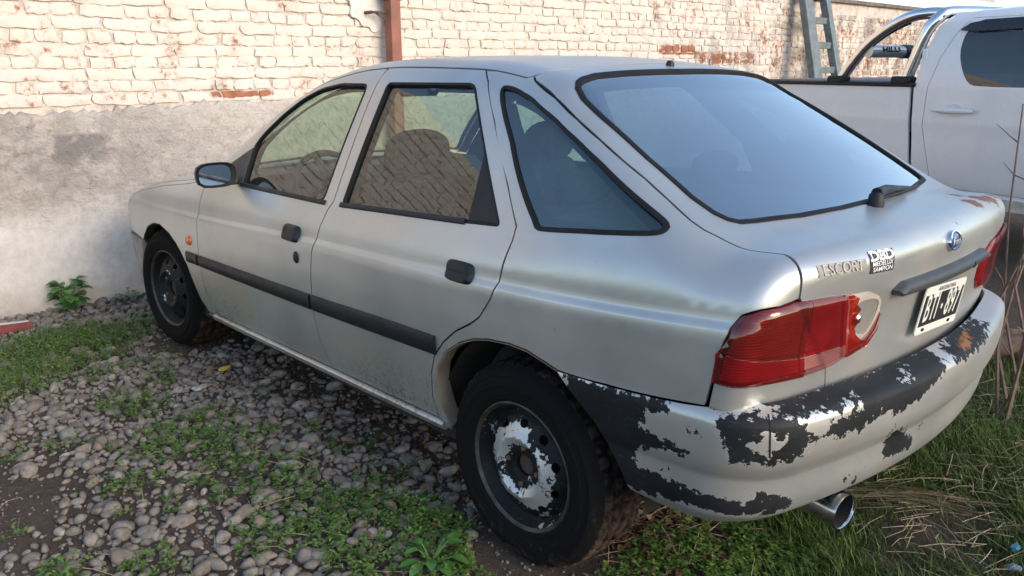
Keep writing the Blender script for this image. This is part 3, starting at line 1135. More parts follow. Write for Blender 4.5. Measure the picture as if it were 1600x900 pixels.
broad_plant('broad_leaf_plant', (3.535, 1.0, 0), 46, .03, .18, .062, 5, 'bushy broad leaved green plant at the foot of the wall')
broad_plant('broad_leaf_weed', (.16, 1.02, -.02), 13, .015, .06, .052, 6, 'low dark green broad leaved weed in front of the rear tyre', .55)
broad_plant('wall_seedling', (3.57, .66, 0), 7, .02, .06, .04, 8, 'small green seedling between the front wheel and the wall')
broad_plant('yellow_green_weed', (2.98, .80, 0), 9, .02, .07, .04, 9, 'small weed growing just ahead of the front tyre')


# ------------------------------------------------------------------ brick wall at the car's nose
WX = 3.65
wall = empty('brick_wall', (WX, 0, 0))
tag(wall, 'long whitewashed brick wall with grey render along its foot', 'wall')


def to_wall(P): return np.asarray(P, float) - np.array([WX, 0, 0])


def wall_top(y): return 3.05 if y > -7.3 else 2.12


mb = MB()
mb.box((.146, -1.65, 1.5), (.26, 11.3, 3.08)).box((.146, -10.6, 1.04), (.26, 6.6, 2.14))
mb.build('mortar_bed', M['mortar'], wall, smooth=False)
mb = MB().box((.14, -10.6, 2.135), (.34, 6.6, .05), bev=.008)
mb.build('coping', simple('dirty_coping', (.14, .125, .11), .95, var=.4), wall, smooth=False)


def brick_shape(L, H, seed):
    r = np.random.default_rng(seed)
    nu, nv = 6, 3
    P = np.zeros((nu, nv, 3))
    for i in range(nu):
        for j in range(nv):
            u = -1 + 2 * i / (nu - 1); v = -1 + 2 * j / (nv - 1)
            y = u * L / 2 + (r.normal() * .0035 if abs(u) < .99 else r.normal() * .007)
            z = v * H / 2 + (r.normal() * .0036 if abs(v) > .9 else 0)
            edge = (abs(u) > .99) + (abs(v) > .99)
            x = (.0045 if edge == 1 else .010 if edge == 2 else 0) + r.normal() * .0016
            if edge == 2: y *= .975; z *= .93
            P[i, j] = (x, y, z)
    V, F = lattice(P, flip=True)
    V = list(map(tuple, V))
    ring = [(i, 0) for i in range(nu)] + [(nu - 1, j) for j in range(1, nv)] + [(i, nv - 1) for i in range(nu - 2, -1, -1)] + [(0, j) for j in range(nv - 2, 0, -1)]
    idx = [i * nv + j for i, j in ring]
    s = len(V)
    for k in idx: V.append((.035, V[k][1], V[k][2]))
    n = len(idx)
    for k in range(n): F.append((idx[k], s + k, s + (k + 1) % n, idx[(k + 1) % n]))
    return np.array(V), F


KIND = {'s': [brick_shape(.246, .0605, 40 + i) for i in range(10)], 'h': [brick_shape(.116, .0605, 60 + i) for i in range(10)]}
spots = []
pitch = .0693
for c in range(28):
    z = 1.175 + c * pitch
    kind = 's' if c % 2 == 0 else 'h'
    step = .258 if kind == 's' else .127
    y = 3.9 + rng.uniform(-.1, .1)
    while y > -13.8:
        if z + .03 < wall_top(y - .1) and not (z > 2.0 and y < -7.2):
            spots.append((y + rng.normal() * .005, z + rng.normal() * .0025 + .004 * math.sin(y * 1.3 + c), kind, int(rng.integers(10)), rng.normal() * .0026, rng.normal() * .010))
        y -= step * rng.uniform(.95, 1.06)
SP = np.array([(s[0], s[1]) for s in spots])
scr = screen(np.column_stack([np.full(len(SP), WX), SP]))
roofline = np.interp(scr[:, 0], [0, 300, 400, 480, 530, 600, 760, 900, 1100, 1180, 1300, 1440, 1500], [300, 300, 210, 135, 112, 103, 98, 94, 98, 112, 112, 30, 10])
wpx = np.array([.243 if s[2] == 's' else .112 for s in spots]) / scr[:, 2]
shown = (scr[:, 0] > -10) & (scr[:, 0] < 1500) & (scr[:, 1] > -8) & (scr[:, 1] < roofline)
border = np.argsort(-np.where(shown, wpx / scr[:, 2], -1))[:300]
solo = np.zeros(len(spots), bool); solo[border] = True
bm_ = {k: [] for k in KIND}
for k in KIND:
    for V, F in KIND[k]:
        me = bpy.data.meshes.new('brick'); me.from_pydata([tuple(v) for v in V], [], F)
        me.polygons.foreach_set('use_smooth', [True] * len(F)); me.set_sharp_from_angle(angle=math.radians(50)); me.materials.append(M['brick']); bm_[k].append(me)
av, af, an = [], [], 0
for i, (y, z, k, q, dx, rot) in enumerate(spots):
    if solo[i]:
        o = bpy.data.objects.new('brick', bm_[k][q]); COL.objects.link(o); o.parent = wall
        o.location = (dx, y, z); o.rotation_euler = (rot, 0, 0)
    else:
        V, F = KIND[k][q]
        av.append(V + np.array([dx, y, z])); af += [tuple(a + an for a in f) for f in F]; an += len(V)
far_b = mesh('brickwork', np.concatenate(av), af, M['brick'], wall, True, angle=50)
tag(far_b, 'farther whitewashed bricks of the wall', kind='stuff')

# render coat with a broken upper edge
ys = np.concatenate([np.arange(4.0, -2.2, -.025), np.arange(-2.2, -13.9, -.15)])
tops = 1.135 + .030 * sines(ys, ys * 0, 11, 2.0) + .012 * sines(ys, ys * 0, 12, 7) + .010 * rng.normal(size=len(ys)) - .03 * np.exp(-((ys - 1.05) / .2) ** 2)
ts = np.concatenate([np.linspace(0, .97, 46), [.99, 1.0]])
P = np.zeros((len(ys), len(ts) + 1, 3))
for i, y in enumerate(ys):
    z = -.12 + (tops[i] + .12) * ts
    P[i, :-1, 1] = y; P[i, :-1, 2] = z
    P[i, :-1, 0] = -.024 - .006 * sines(np.full(len(z), y), z, 13, 3.0) - .0035 * sines(np.full(len(z), y), z, 14, 14) - .010 * np.clip((.25 - z) / .4, 0, 1)
    P[i, -2, 0] += .007
    P[i, -1] = (.03, y, tops[i] + .004)
V, F = lattice(P, flip=False)
mesh('render_coat', V, F, M['render'], wall)
# white plaster daub where the bracket is let in
pd = rounded(np.array([(-.98, 1.95), (-1.36, 1.96), (-1.36, 1.70), (-1.31, 1.655), (-1.29, 1.60), (-1.22, 1.585), (-1.20, 1.63), (-1.14, 1.625), (-1.11, 1.68), (-1.04, 1.69), (-1.06, 1.78), (-1.00, 1.82)]), 1)


def lift_wall(p):
    n = .004 * sines(p[:, 0], p[:, 1], 17, 9)
    return np.stack([-.014 - n, p[:, 0], p[:, 1]], 1), np.tile([-1.0, 0, 0], (len(p), 1))


panel('plaster_patch', pd, lift_wall, simple('white_plaster', (.62, .585, .54), .9, var=.12, bmp=.4, bscale=18), wall, grid=.03, flange=.02)

# ------------------------------------------------------------------ red oxide steel post and its bracket
post = empty('steel_post', (3.545, -1.335, 0))
tag(post, 'red oxide painted square steel post standing against the wall', 'post')
MB().box((0, 0, 1.4), (.085, .085, 2.86), bev=.004).build('shaft', M['post'], post, smooth=False)
MB().box((0, 0, 1.86), (.10, .125, .11), bev=.006).build('collar', M['post'], post, smooth=False)
MB().tube([(.01, .04, 1.725), (.03, .155, 1.722)], .009, 8).tube([(.03, .155, 1.722), (.10, .17, 1.72)], .012, 8).tube([(.04, .12, 1.72), (.0, .055, 1.672)], .006, 6).build('bracket', M['brown'], post)

# ------------------------------------------------------------------ ladder leaning on the wall beyond the pickup
lad = empty('ladder', (3.0, -7.4, 0))
tag(lad, 'grey painted wooden ladder leaning on the brick wall behind the pickup bed', 'ladder')
lx = lambda z: 3.3 + .247 * (z - 1.28) - 3.0
for yy, spread in ((.27, .03), (-.26, -.05)):
    b0 = Vector((lx(0.02), yy + spread, .02)); b1 = Vector((lx(2.45), yy - spread, 2.45))
    d = (b1 - b0); Mx = Matrix.Translation((b0 + b1) / 2) @ d.to_track_quat('Z', 'X').to_matrix().to_4x4()
    MB().box((0, 0, 0), (.085, .165, d.length), M=Mx, bev=.005).build('rail', M['alu'], lad, smooth=False)
for k in range(8):
    z = .172 + k * .281
    s = 1 - z / 2.45
    MB().box((lx(z), .005, z), (.05, .50 + .08 * s, .075), bev=.004).build('rung', M['alu'], lad, smooth=False)

# ------------------------------------------------------------------ neighbour's building past the end of the wall
nb_ = empty('neighbour_building', (7.0, -17.0, 0))
tag(nb_, 'pale cream building rising beyond the far end of the wall', 'building')
cream = simple('cream_wall', (.62, .57, .50), .9, var=.06)
white = simple('white_fascia', (.78, .76, .73), .85, var=.04)
MB().box((3.0, 0, 2.3), (6.0, 16.0, 4.6)).build('wall', cream, nb_, smooth=False)
MB().box((2.7, 0, 2.68), (7.2, 16.6, .34), bev=.02).build('fascia', white, nb_, smooth=False)
MB().box((-.25, -6.6, 2.2), (.5, 1.2, 4.4), bev=.02).build('pillar', white, nb_, smooth=False)
w_ = MB().box((-.02, 2.0, 1.6), (.06, 1.6, 1.1), bev=.01).build('window_frame', white, nb_, smooth=False)
MB().box((-.06, 2.0, 1.6), (.02, 1.4, .92)).build('pane', M['tglass'], w_, smooth=False)

# ------------------------------------------------------------------ small litter and timber on the ground
rb = empty('red_board', (3.36, 1.56, .0), math.radians(82))
tag(rb, 'red painted board with a pale edge lying in the weeds by the wall', 'board')
MB().box((0, 0, .025), (.62, .09, .022), bev=.003).build('board', simple('red_board_paint', (.20, .035, .03), .7, var=.3), rb, smooth=False)
MB().tube([(-.30, -.05, .035), (.02, -.056, .05), (.30, -.05, .075)], .007, 6).build('pale_edge', simple('pale_lath', (.42, .38, .34), .8), rb)
for nm_, loc, col, lab, sd in (('yellow_leaf', (1.97, .80, .03), (.38, .29, .04), 'small yellow fallen leaf on the stones below the front door', 3),
                               ('foil_scrap', (1.80, 1.0, .035), (.30, .35, .37), 'crumpled pale blue plastic scrap among the stones', 4),
                               ('blue_plastic_scrap', (-.97, -.25, .03), (.05, .26, .40), 'bright blue plastic scrap in the grass behind the bumper', 5),
                               ('grey_plastic_scrap', (-1.0, -.14, .03), (.18, .22, .30), 'grey blue plastic scrap in the grass nearest the camera', 6)):
    r = np.random.default_rng(sd)
    P = IV * np.array([.022, .016, .008]) * (1 + .35 * r.normal(size=(len(IV), 1)) * .6)
    o = mesh(nm_, P, IF, simple(nm_ + '_colour', col, .45), None, True, angle=30)
    o.location = (loc[0], loc[1], float(gz(loc[0], loc[1])) + loc[2]); o.rotation_euler = (r.uniform(-.3, .3), r.uniform(-.3, .3), r.uniform(0, 6))
    tag(o, lab, 'leaf' if 'leaf' in nm_ else 'litter')


def log(name, A, B, r0, r1, seed, label):
    r = np.random.default_rng(seed)
    A = np.array(A); B = np.array(B)
    n, m = 14, 14
    d = (B - A) / np.linalg.norm(B - A); u = np.cross(d, [0, 0, 1]); u /= np.linalg.norm(u); w = np.cross(u, d)
    P = np.zeros((m, n, 3))
    prof = 1 + .16 * r.normal(size=m)
    for i in range(m):
        a = 2 * math.pi * i / m
        for j in range(n):
            t = j / (n - 1); rr = (r0 + (r1 - r0) * t) * prof[i] * (1 + .08 * r.normal())
            P[i, j] = A + (B - A) * t + (u * math.cos(a) + w * math.sin(a)) * rr + w * .02 * math.sin(t * 5)
    V, F = lattice(P, close_u=True)
    V = list(V); F = list(F)
    for j in (0, n - 1):
        c = P[:, j].mean(0); V.append(c); s = len(V) - 1
        for i in range(m): F.append((i * n + j, ((i + 1) % m) * n + j, s))
    o = mesh(name, np.array(V) - A, F, M['bark'], None, True, angle=50)
    o.location = tuple(A)
    tag(o, label, 'log')
    return o


log('rotten_log', (-.30, -1.72, .05), (-.58, -2.35, .08), .055, .07, 1, 'rotten dark log lying behind the right end of the bumper')
log('rotten_log', (-.42, -1.42, .035), (-.20, -1.95, .05), .04, .05, 2, 'thinner brown log nearest the bumper, in front of the other log')

# bare shrub at the right edge
shrub = empty('dry_shrub', (-.66, -1.20, 0))
tag(shrub, 'bare leafless shrub with thin brown twigs at the right edge', 'shrub')
rs = np.random.default_rng(12)
stems = [[(.03, 0, 0), (-.02, 0, .16), (.07, 0, .46), (.10, 0, .82), (.11, 0, 1.22)], [(.03, 0, 0), (.06, .03, .3), (.05, -.02, .55), (.015, .02, .9), (.06, 0, 1.15)],
         [(0, 0, 0), (-.04, .06, .35), (.03, .04, .55), (.00, .0, .80), (-.03, -.03, 1.1)], [(.0, -.05, 0), (.10, .02, .42), (.035, .0, .66), (-.04, -.02, .95)],
         [(.02, -.12, 0), (.0, -.1, .5), (.09, -.1, .95), (.07, -.12, 1.35)]]
for s in stems:
    k = len(s)
    MB().tube(s, list(np.linspace(.0085, .003, k)), 6).build('stem', M['twig'], shrub)
    for _ in range(5):
        t = rs.uniform(.25, .95) * (k - 1); i = min(int(t), k - 2); f = t - i
        p = np.array(s[i]) * (1 - f) + np.array(s[i + 1]) * f
        a = rs.uniform(0, 6.28); l = rs.uniform(.06, .2)
        q = p + np.array([math.cos(a) * l * .6, math.sin(a) * l * .6, l * rs.uniform(.3, .9)])
        MB().tube([p, (p + q) / 2 + rs.normal(size=3) * .01, q], [.0035, .0025, .0012], 5).build('twig', M['twig'], shrub)


# ------------------------------------------------------------------ the silver hatchback: body surface
def hermite(xs,ys):
    xs=np.array(xs,float);ys=np.array(ys,float)
    o=np.argsort(xs);xs=xs[o];ys=ys[o]
    h=np.diff(xs);d=np.diff(ys)/h
    m=np.zeros(len(xs));m[0]=d[0];m[-1]=d[-1]
    for i in range(1,len(xs)-1):
        if d[i-1]*d[i]<=0: m[i]=0
        else:
            w1=2*h[i]+h[i-1];w2=h[i]+2*h[i-1]
            m[i]=(w1+w2)/(w1/d[i-1]+w2/d[i])
    def f(x):
        x=np.asarray(x,float)
        i=np.clip(np.searchsorted(xs,x)-1,0,len(xs)-2)
        t=np.clip((x-xs[i])/h[i],-3,4)
        tc=np.clip(t,0,1)
        v=(1+2*tc)*(1-tc)**2*ys[i]+tc*(1-tc)**2*h[i]*m[i]+tc*tc*(3-2*tc)*ys[i+1]+tc*tc*(tc-1)*h[i]*m[i+1]
        v=v+np.where(t<0,(x-xs[0])*m[0],0)+np.where(t>1,(x-xs[-1])*m[-1],0)
        return v
    return f
T0=hermite([3.45,3.32,3.22,3.0,2.6,2.2,2.06,1.95,1.75,1.55,1.40,1.25,1.1,.9,.5,.25,.14,0,-.25,-.50,-.56,-.64,-.74,-.9],
           [.50,.66,.735,.79,.862,.915,.952,1.032,1.165,1.277,1.338,1.370,1.389,1.397,1.392,1.372,1.356,1.285,1.151,1.018,.996,.986,.976,.94])
TC=hermite([3.3,2.2,1.4,.5,.1,-.5,-.7,-.9],[.10,.07,.07,.07,.10,.10,.05,.05])
RZ=hermite([.15,.3,.5,.62,.70,.80,.86,.915,.96,1.05],[-.62,-.68,-.715,-.732,-.744,-.757,-.767,-.770,-.758,-.70])
LOW=hermite([-.62,-.56,-.51,-.46,-.40,-.30,-.20,-.10,-.03,-.012,.012,.05,.12,.2,.3],   # z - zc
            [.66,.735,.785,.803,.815,.828,.836,.840,.840,.838,.825,.821,.808,.788,.76])
ZC=hermite([3.2,2.0,1.1,.2,-.2,-.65],[.70,.729,.764,.784,.799,.822])
ZB=hermite([3.2,2.1,1.65,1.0,.2,0,-.4,-.8],[.84,.865,.882,.897,.933,.948,.985,1.0])
PLAN=hermite([3.5,3.2,2.9,2.6,2.2,1.2,.2,-.1,-.35,-.55,-.75],[.20,.095,.045,.018,.004,0,.002,.006,.020,.042,.075])
def smax(a,b,k):
    h=np.maximum(k-np.abs(a-b),0)/k
    return np.maximum(a,b)+h*h*k*.25
def smin(a,b,k): return -smax(-a,-b,k)
def S(x,z):
    low=LOW(z-ZC(x))
    dz=z-ZB(x)
    gr=.776-.50*dz-.13*dz*np.abs(dz)
    gr=gr-PLAN(x)*.25
    return smin(low,gr,.012)-PLAN(x)
def body(x,y,z):
    ay=np.abs(y)
    gs=(ay-S(x,z))*.93
    gt=(z-(T0(x)-TC(x)*y*y))*.93
    gr=RZ(z)+.17*y*y-x
    gf=x-(3.33-.35*np.abs(z-.55)**2-.30*y*y)
    f=smax(gs,gt,.085)
    f=smax(f,gr,.048)
    return smax(f,gf,.10)
def grad(p,fn=body,h=1e-4):
    g=np.stack([(fn(p[:,0]+(h if i==0 else 0),p[:,1]+(h if i==1 else 0),p[:,2]+(h if i==2 else 0))-
                 fn(p[:,0]-(h if i==0 else 0),p[:,1]-(h if i==1 else 0),p[:,2]-(h if i==2 else 0)))/(2*h) for i in range(3)],1)
    return g/np.maximum(np.linalg.norm(g,axis=1),1e-9)[:,None]

BD=hermite([.20,.30,.34,.362,.40,.44,.46,.48,.50,.53,.57,.60,.613,.625,.64],[-.24,-.13,-.065,-.040,-.030,-.028,-.026,-.012,-.002,.004,.006,.003,-.006,-.03,-.08])
BW=hermite([.4,-.15,-.3,-.45,-.6,-.75,-.9],[.836,.834,.830,.822,.804,.765,.72])
def bumper(x,y,z):
    d=BD(z)
    gs=np.abs(y)-BW(x)-d*.55
    gr=(-.826+.21*y*y)-x-d
    return smax(gs,gr,.12)


def bisect(at, lo, hi, fn):
    """at(t)->points; outside at lo, inside at hi"""
    for _ in range(28):
        m = (lo + hi) / 2
        p = at(m)
        ins = fn(p[:, 0], p[:, 1], p[:, 2]) <= 0
        hi = np.where(ins, m, hi); lo = np.where(ins, lo, m)
    return at(hi)


def make_lift(mode, fn=body, A=.35, R=1.0):
    def lift(q):
        q = np.asarray(q, float); n = len(q); o = np.ones(n)
        if mode == 'side': at = lambda t: np.stack([q[:, 0], t, q[:, 1]], 1); lo, hi = 1.2 * o, .02 * o
        elif mode == 'top': at = lambda t: np.stack([q[:, 0], q[:, 1], t], 1); lo, hi = 1.8 * o, .60 * o
        elif mode == 'rear': at = lambda t: np.stack([t, q[:, 0], q[:, 1]], 1); lo, hi = -1.3 * o, -.3 * o
        elif mode == 'front': at = lambda t: np.stack([t, q[:, 0], q[:, 1]], 1); lo, hi = 3.9 * o, 2.9 * o
        elif mode == 'slant':
            k = 2 ** -.5
            at = lambda t: np.stack([(q[:, 1] + t) * k, q[:, 0], (q[:, 1] - t) * k], 1); lo, hi = -1.45 * o, -.60 * o
        elif mode == 'cone':
            c, s = np.cos(q[:, 0]), np.sin(q[:, 0])
            at = lambda t: np.stack([A - c * t, s * t, q[:, 1] + .6 * t], 1); lo, hi = 1.7 * o, .05 * o
        else:
            c, s = np.cos(q[:, 0] / R), np.sin(q[:, 0] / R)
            at = lambda t: np.stack([A - c * t, s * t, q[:, 1]], 1); lo, hi = 1.7 * o, .05 * o
        P = bisect(at, lo, hi, fn)
        return P, grad(P, fn)
    return lift


SIDE, TOP, REAR, FRONT, SLANT, CYL = (make_lift(m) for m in ('side', 'top', 'rear', 'front', 'slant', 'cyl'))
BUMP = make_lift('cyl', bumper, 0.0, .85)
CONE = make_lift('cone')


def snap(pts):
    P = np.array(pts, float)
    for _ in range(12):
        P = P - grad(P) * body(P[:, 0], P[:, 1], P[:, 2])[:, None] * .9
    return P


def to_cone(pts):
    P = snap(pts)
    return np.stack([np.arctan2(P[:, 1], .35 - P[:, 0]), P[:, 2] - .6 * np.hypot(.35 - P[:, 0], P[:, 1])], 1)


to_cyl = lambda pts: np.array([(math.atan2(p[1], .35 - p[0]), p[2]) for p in pts])
to_slant = lambda pts: np.array([(p[1], (p[0] + p[2]) * 2 ** -.5) for p in snap(pts)])


_RC = {}


def ridge(x):
    k = round(float(x), 5)
    if k not in _RC: _RC[k] = _ridge(k)
    return _RC[k]


def _ridge(x):
    """where the body side turns into hood, pillar and roof: (y, z)"""
    z = float(T0(x)) - .05; y = .6
    for _ in range(60):
        y = float(S(x, z)) - .085 / 4 / .93
        z = .5 * z + .5 * (float(T0(x)) - float(TC(x)) * y * y - .085 / 4 / .93)
    return y, z


def ridge_line(x0, x1, n, dz=0.0): return [(x, ridge(x)[1] + dz) for x in np.linspace(x0, x1, n)]


car = empty('hatchback_car', (0, 0, 0))
tag(car, 'silver five door hatchback with peeling rear bumper parked nose to the wall', 'car')

door_front_edge = [(2.045, .885), (2.033, .829), (2.021, .763), (2.022, .694), (2.035, .607), (2.048, .508), (2.037, .383), (1.965, .287)]
split_edge = [(1.010, 1.329), (1.011, 1.22), (.996, 1.053), (.986, .905), (1.003, .878), (1.024, .767), (1.043, .719), (1.057, .64), (1.066, .567), (1.072, .492), (1.058, .395), (1.015, .289)]
rear_edge = [(.418, 1.314), (.309, 1.202), (.158, 1.045), (.066, .945), (.062, .907), (.079, .798), (.097, .752), (.120, .720), (.147, .685), (.186, .657), (.253, .620), (.313, .572), (.363, .516), (.390, .449), (.402, .364), (.396, .291)]
front_arch = [(2.07, .275), (2.124, .328), (2.162, .399), (2.202, .478), (2.248, .528), (2.295, .566), (2.371, .604), (2.485, .628), (2.579, .622), (2.68, .590), (2.765, .535), (2.80, .505)]
rear_arch = [(.346, .275), (.360, .340), (.371, .416), (.354, .480), (.308, .541), (.241, .586), (.175, .614), (.112, .629), (.027, .637), (-.040, .634), (-.105, .618), (-.150, .606)]

fender_loop = [(2.05, .880)] + ridge_line(2.10, 3.10, 14) + [(3.16, .64), (3.14, .52)] + [(2.95, .512)] + front_arch[::-1] + [(1.975, .275)] + door_front_edge[::-1][:-1]
fdoor_loop = [(2.035, .905)] + ridge_line(1.99, 1.02, 30, -.001) + split_edge + [(1.5, .286)] + door_front_edge[::-1]
rdoor_loop = [(1.004, ridge(1.0)[1] - .001)] + ridge_line(.95, .47, 12, -.001) + rear_edge + [(.7, .289)] + split_edge[::-1]
fwin = fillet(np.array([(1.048, .897), (1.062, 1.297), (1.25, 1.296), (1.38, 1.276), (1.49, 1.236), (1.58, 1.178), (1.67, 1.100), (1.715, 1.045), (1.688, .888)]), .03)
rwin = fillet(np.array([(.943, 1.303), (.49, 1.307), (.462, 1.297), (.128, .936), (.279, .927), (.928, .902)]), .018)
tg_shut = [(.252, .523, 1.330), (.230, .540, 1.318), (.111, .580, 1.274), (.002, .607, 1.221), (-.098, .628, 1.174), (-.188, .644, 1.130), (-.266, .652, 1.093), (-.342, .661, 1.052),
           (-.417, .669, 1.010), (-.454, .667, .993), (-.480, .660, .986), (-.540, .650, .978), (-.600, .641, .972), (-.640, .637, .963), (-.676, .647, .938), (-.690, .655, .905), (-.695, .657, .874)]
lamp_edge = [(-.580, .792, .689), (-.587, .791, .735), (-.601, .787, .785), (-.611, .780, .817), (-.627, .767, .847), (-.655, .747, .861), (-.678, .711, .865), (-.695, .656, .871),
             (-.719, .535, .867), (-.726, .495, .863), (-.738, .407, .855), (-.742, .362, .838), (-.741, .341, .819), (-.736, .333, .782), (-.730, .342, .744), (-.721, .383, .710),
             (-.708, .458, .695), (-.698, .505, .679), (-.681, .590, .675), (-.665, .668, .679), (-.644, .743, .684), (-.615, .777, .685)]
qwin3 = [(.345, 1.297), (.325, 1.302), (.281, 1.296), (.196, 1.272), (.072, 1.222), (-.041, 1.170), (-.144, 1.122), (-.236, 1.076), (-.319, 1.037), (-.372, 1.012), (-.392, .998),
         (-.386, .985), (-.360, .980), (-.286, .972), (-.151, .959), (-.014, .946), (0.0, .955), (.220, 1.163), (.318, 1.259)]


def xz_cyl(pts, fnl=SIDE):
    P, _ = fnl(np.array(pts, float)); return to_cone(P)


quarter_loop = np.concatenate([xz_cyl(rear_edge[::-1]), xz_cyl([(.464, ridge(.464)[1] - .004)] + ridge_line(.42, .27, 5, -.001)), to_cone(tg_shut),
                               to_cone(lamp_edge[6::-1]), to_cone([(-.572, .790, .655), (-.566, .790, .627), (-.49, .807, .619), (-.41, .818, .613), (-.30, .825, .609)]), xz_cyl(rear_arch[::-1])])
qwin = xz_cyl(fillet(np.array(qwin3), .02, 3))
lamp_loop = to_cyl(lamp_edge)
strip_loop = to_cyl([(-.580, .792, .689), (-.569, .790, .627), (-.600, .760, .622), (-.630, .722, .618), (-.648, .675, .615), (-.675, .55, .612), (-.690, .481, .609), (-.698, .505, .679),
                     (-.681, .590, .675), (-.665, .668, .679), (-.644, .743, .684), (-.615, .777, .685)])
glass_half = [(.108, 0.0, 0), (.112, .14, 0), (.119, .28, 0), (.124, .395, 0), (.113, .468, 0), (.102, .500, 0), (.080, .526, 0), (.041, .546, 0), (-.042, .564, 0), (-.217, .588, 0), (-.365, .598, 0),
              (-.426, .590, 0), (-.458, .575, 0), (-.478, .552, 0), (-.492, .505, 0), (-.503, .455, 0), (-.527, .349, 0), (-.549, .17, 0), (-.553, 0, 0)]


def top_to_slant(pts):
    P, _ = TOP(np.array([(p[0], p[1]) for p in pts])); return to_slant(P)


gh = top_to_slant(glass_half)
rear_glass = np.concatenate([gh, (gh * [-1, 1])[::-1][1:-1]])
tg_half = np.concatenate([top_to_slant([(.185, 0), (.187, .2), (.197, .38), (.225, .49)]), to_slant(tg_shut), to_slant([(-.697, .58, .775), (-.698, .508, .680), (-.690, .484, .612)]),
                          to_slant([(-.703, .391, .602), (-.725, .159, .598), (-.731, 0, .597)])])
tg_loop = np.concatenate([tg_half, (tg_half * [-1, 1])[::-1][1:-1]])

# ---- roof, pillars, hood
roof_half = [(.195, 0), (.197, .2), (.207, .38), (.238, .505)] + [(x, ridge(x)[0] - .0015) for x in np.linspace(.27, 1.38, 22)] + [(1.42, .44), (1.45, .2), (1.455, 0)]
roof_loop = np.array(roof_half + [(x, -y) for x, y in roof_half[::-1][1:-1]])
panel('roof', roof_loop, TOP, M['paint'], car, grid=.035, flange=.02)
for mir in (False, True):
    pil = [(x, ridge(x)[0] + .0) for x in np.linspace(1.38, 2.04, 16)]
    pin = [(x - .005, ridge(x)[0] - .052) for x in np.linspace(1.40, 2.08, 16)]
    panel('windscreen_pillar', np.array(pil + pin[::-1]), TOP, M['paint'], car, grid=.025, flange=.015, mirror=mir)
ws = [(x - .005, ridge(x)[0] - .056) for x in np.linspace(1.44, 2.08, 14)]
ws_loop = np.array([(1.462, 0), (1.46, .2), (1.435, .44)] + ws + [(2.10, .45), (2.115, 0)])
ws_loop = np.concatenate([ws_loop, (ws_loop * [1, -1])[::-1][1:-1]])
wsp = panel('windscreen', ws_loop, TOP, M['glass'], car, grid=.05, off=-.004, flange=0)
strip('windscreen_seal', ws_loop, .018, TOP, M['seal'], wsp)
hood_half = [(2.13, 0), (2.125, .45), (2.10, .68)] + [(x, ridge(x)[0] - .03) for x in np.linspace(2.15, 3.05, 12)] + [(3.16, .58), (3.22, .3), (3.235, 0)]
hood_loop = np.array(hood_half + [(x, -y) for x, y in hood_half[::-1][1:-1]])
panel('hood', hood_loop, TOP, M['paint'], car, grid=.05, flange=.02)
for mir in (False, True):
    fl = [(x, ridge(x)[0] - .025) for x in np.linspace(2.10, 3.06, 12)] + [(x, ridge(x)[0] + .0) for x in np.linspace(3.06, 2.10, 12)]
    panel('fender_edge', np.array(fl), TOP, M['paint'], car, grid=.03, flange=.01, mirror=mir)

# ---- sides
CREASE = np.array([(x, float(ZC(x)) + dz) for dz in (-.045, -.025, -.012, -.006, 0, .006, .012, .025) for x in np.arange(-.66, 3.1, .013)])
HANDLE = {'f': (1.195, .772), 'r': (.241, .797)}


def side_piece(parent, name, lo, hi, x0, x1, thick, mir, mat):
    """rubbing strip: a rounded bar following the flank between two height curves"""
    xs = np.linspace(x0, x1, 30)
    rows = []
    for t, o in ((0, -.004), (0, thick * .55), (.12, thick * .95), (.5, thick), (.88, thick * .95), (1, thick * .55), (1, -.004)):
        q = np.array([(x, lo(x) + (hi(x) - lo(x)) * t) for x in xs])
        P, N = SIDE(q)
        rows.append(P + N * o)
    G = np.stack(rows, 1)
    V, F = lattice(G)
    V = list(V); m = len(rows)
    for e in (0, len(xs) - 1):
        F.append(tuple(e * m + j for j in range(m)))
    V = np.array(V)
    if mir: V = V * [1, -1, 1]
    return mesh(name, V, F, mat, parent, True, angle=50)


mold_lo = hermite([2.3, 2.02, 1.06, .6, .3], [.497, .501, .508, .516, .522])
mold_hi = hermite([2.3, 2.02, 1.06, .6, .3], [.547, .551, .566, .578, .582])


def handle(parent, x, z, w, h, mir):
    nu, nv = 15, 11
    G = np.zeros((nu, nv, 3))
    for i in range(nu):
        for j in range(nv):
            u = -1 + 2 * i / (nu - 1); v = -1 + 2 * j / (nv - 1)
            k = max(abs(u), abs(v)); r = (abs(u) ** 5 + abs(v) ** 5) ** .2 if k > 0 else 1
            s = k / r if r > 0 else 1
            G[i, j] = (x + u * s * w / 2, .0, z + v * s * h / 2)
    q = G.reshape(-1, 3)
    P, N = SIDE(q[:, [0, 2]])
    uu = np.linspace(-1, 1, nu)[:, None] * np.ones(nv); vv = np.ones(nu)[:, None] * np.linspace(-1, 1, nv)
    e = np.maximum(abs(uu), abs(vv)).reshape(-1)
    prof = np.where(e > .97, -.003, np.where(e > .80, .010, .012 + .006 * (1 - vv.reshape(-1) ** 2)))
    V, F = lattice((P + N * prof[:, None]).reshape(nu, nv, 3))
    if mir: V = V * [1, -1, 1]
    o = mesh('door_handle', V, F, M['trim'], parent, True, angle=60)
    return o


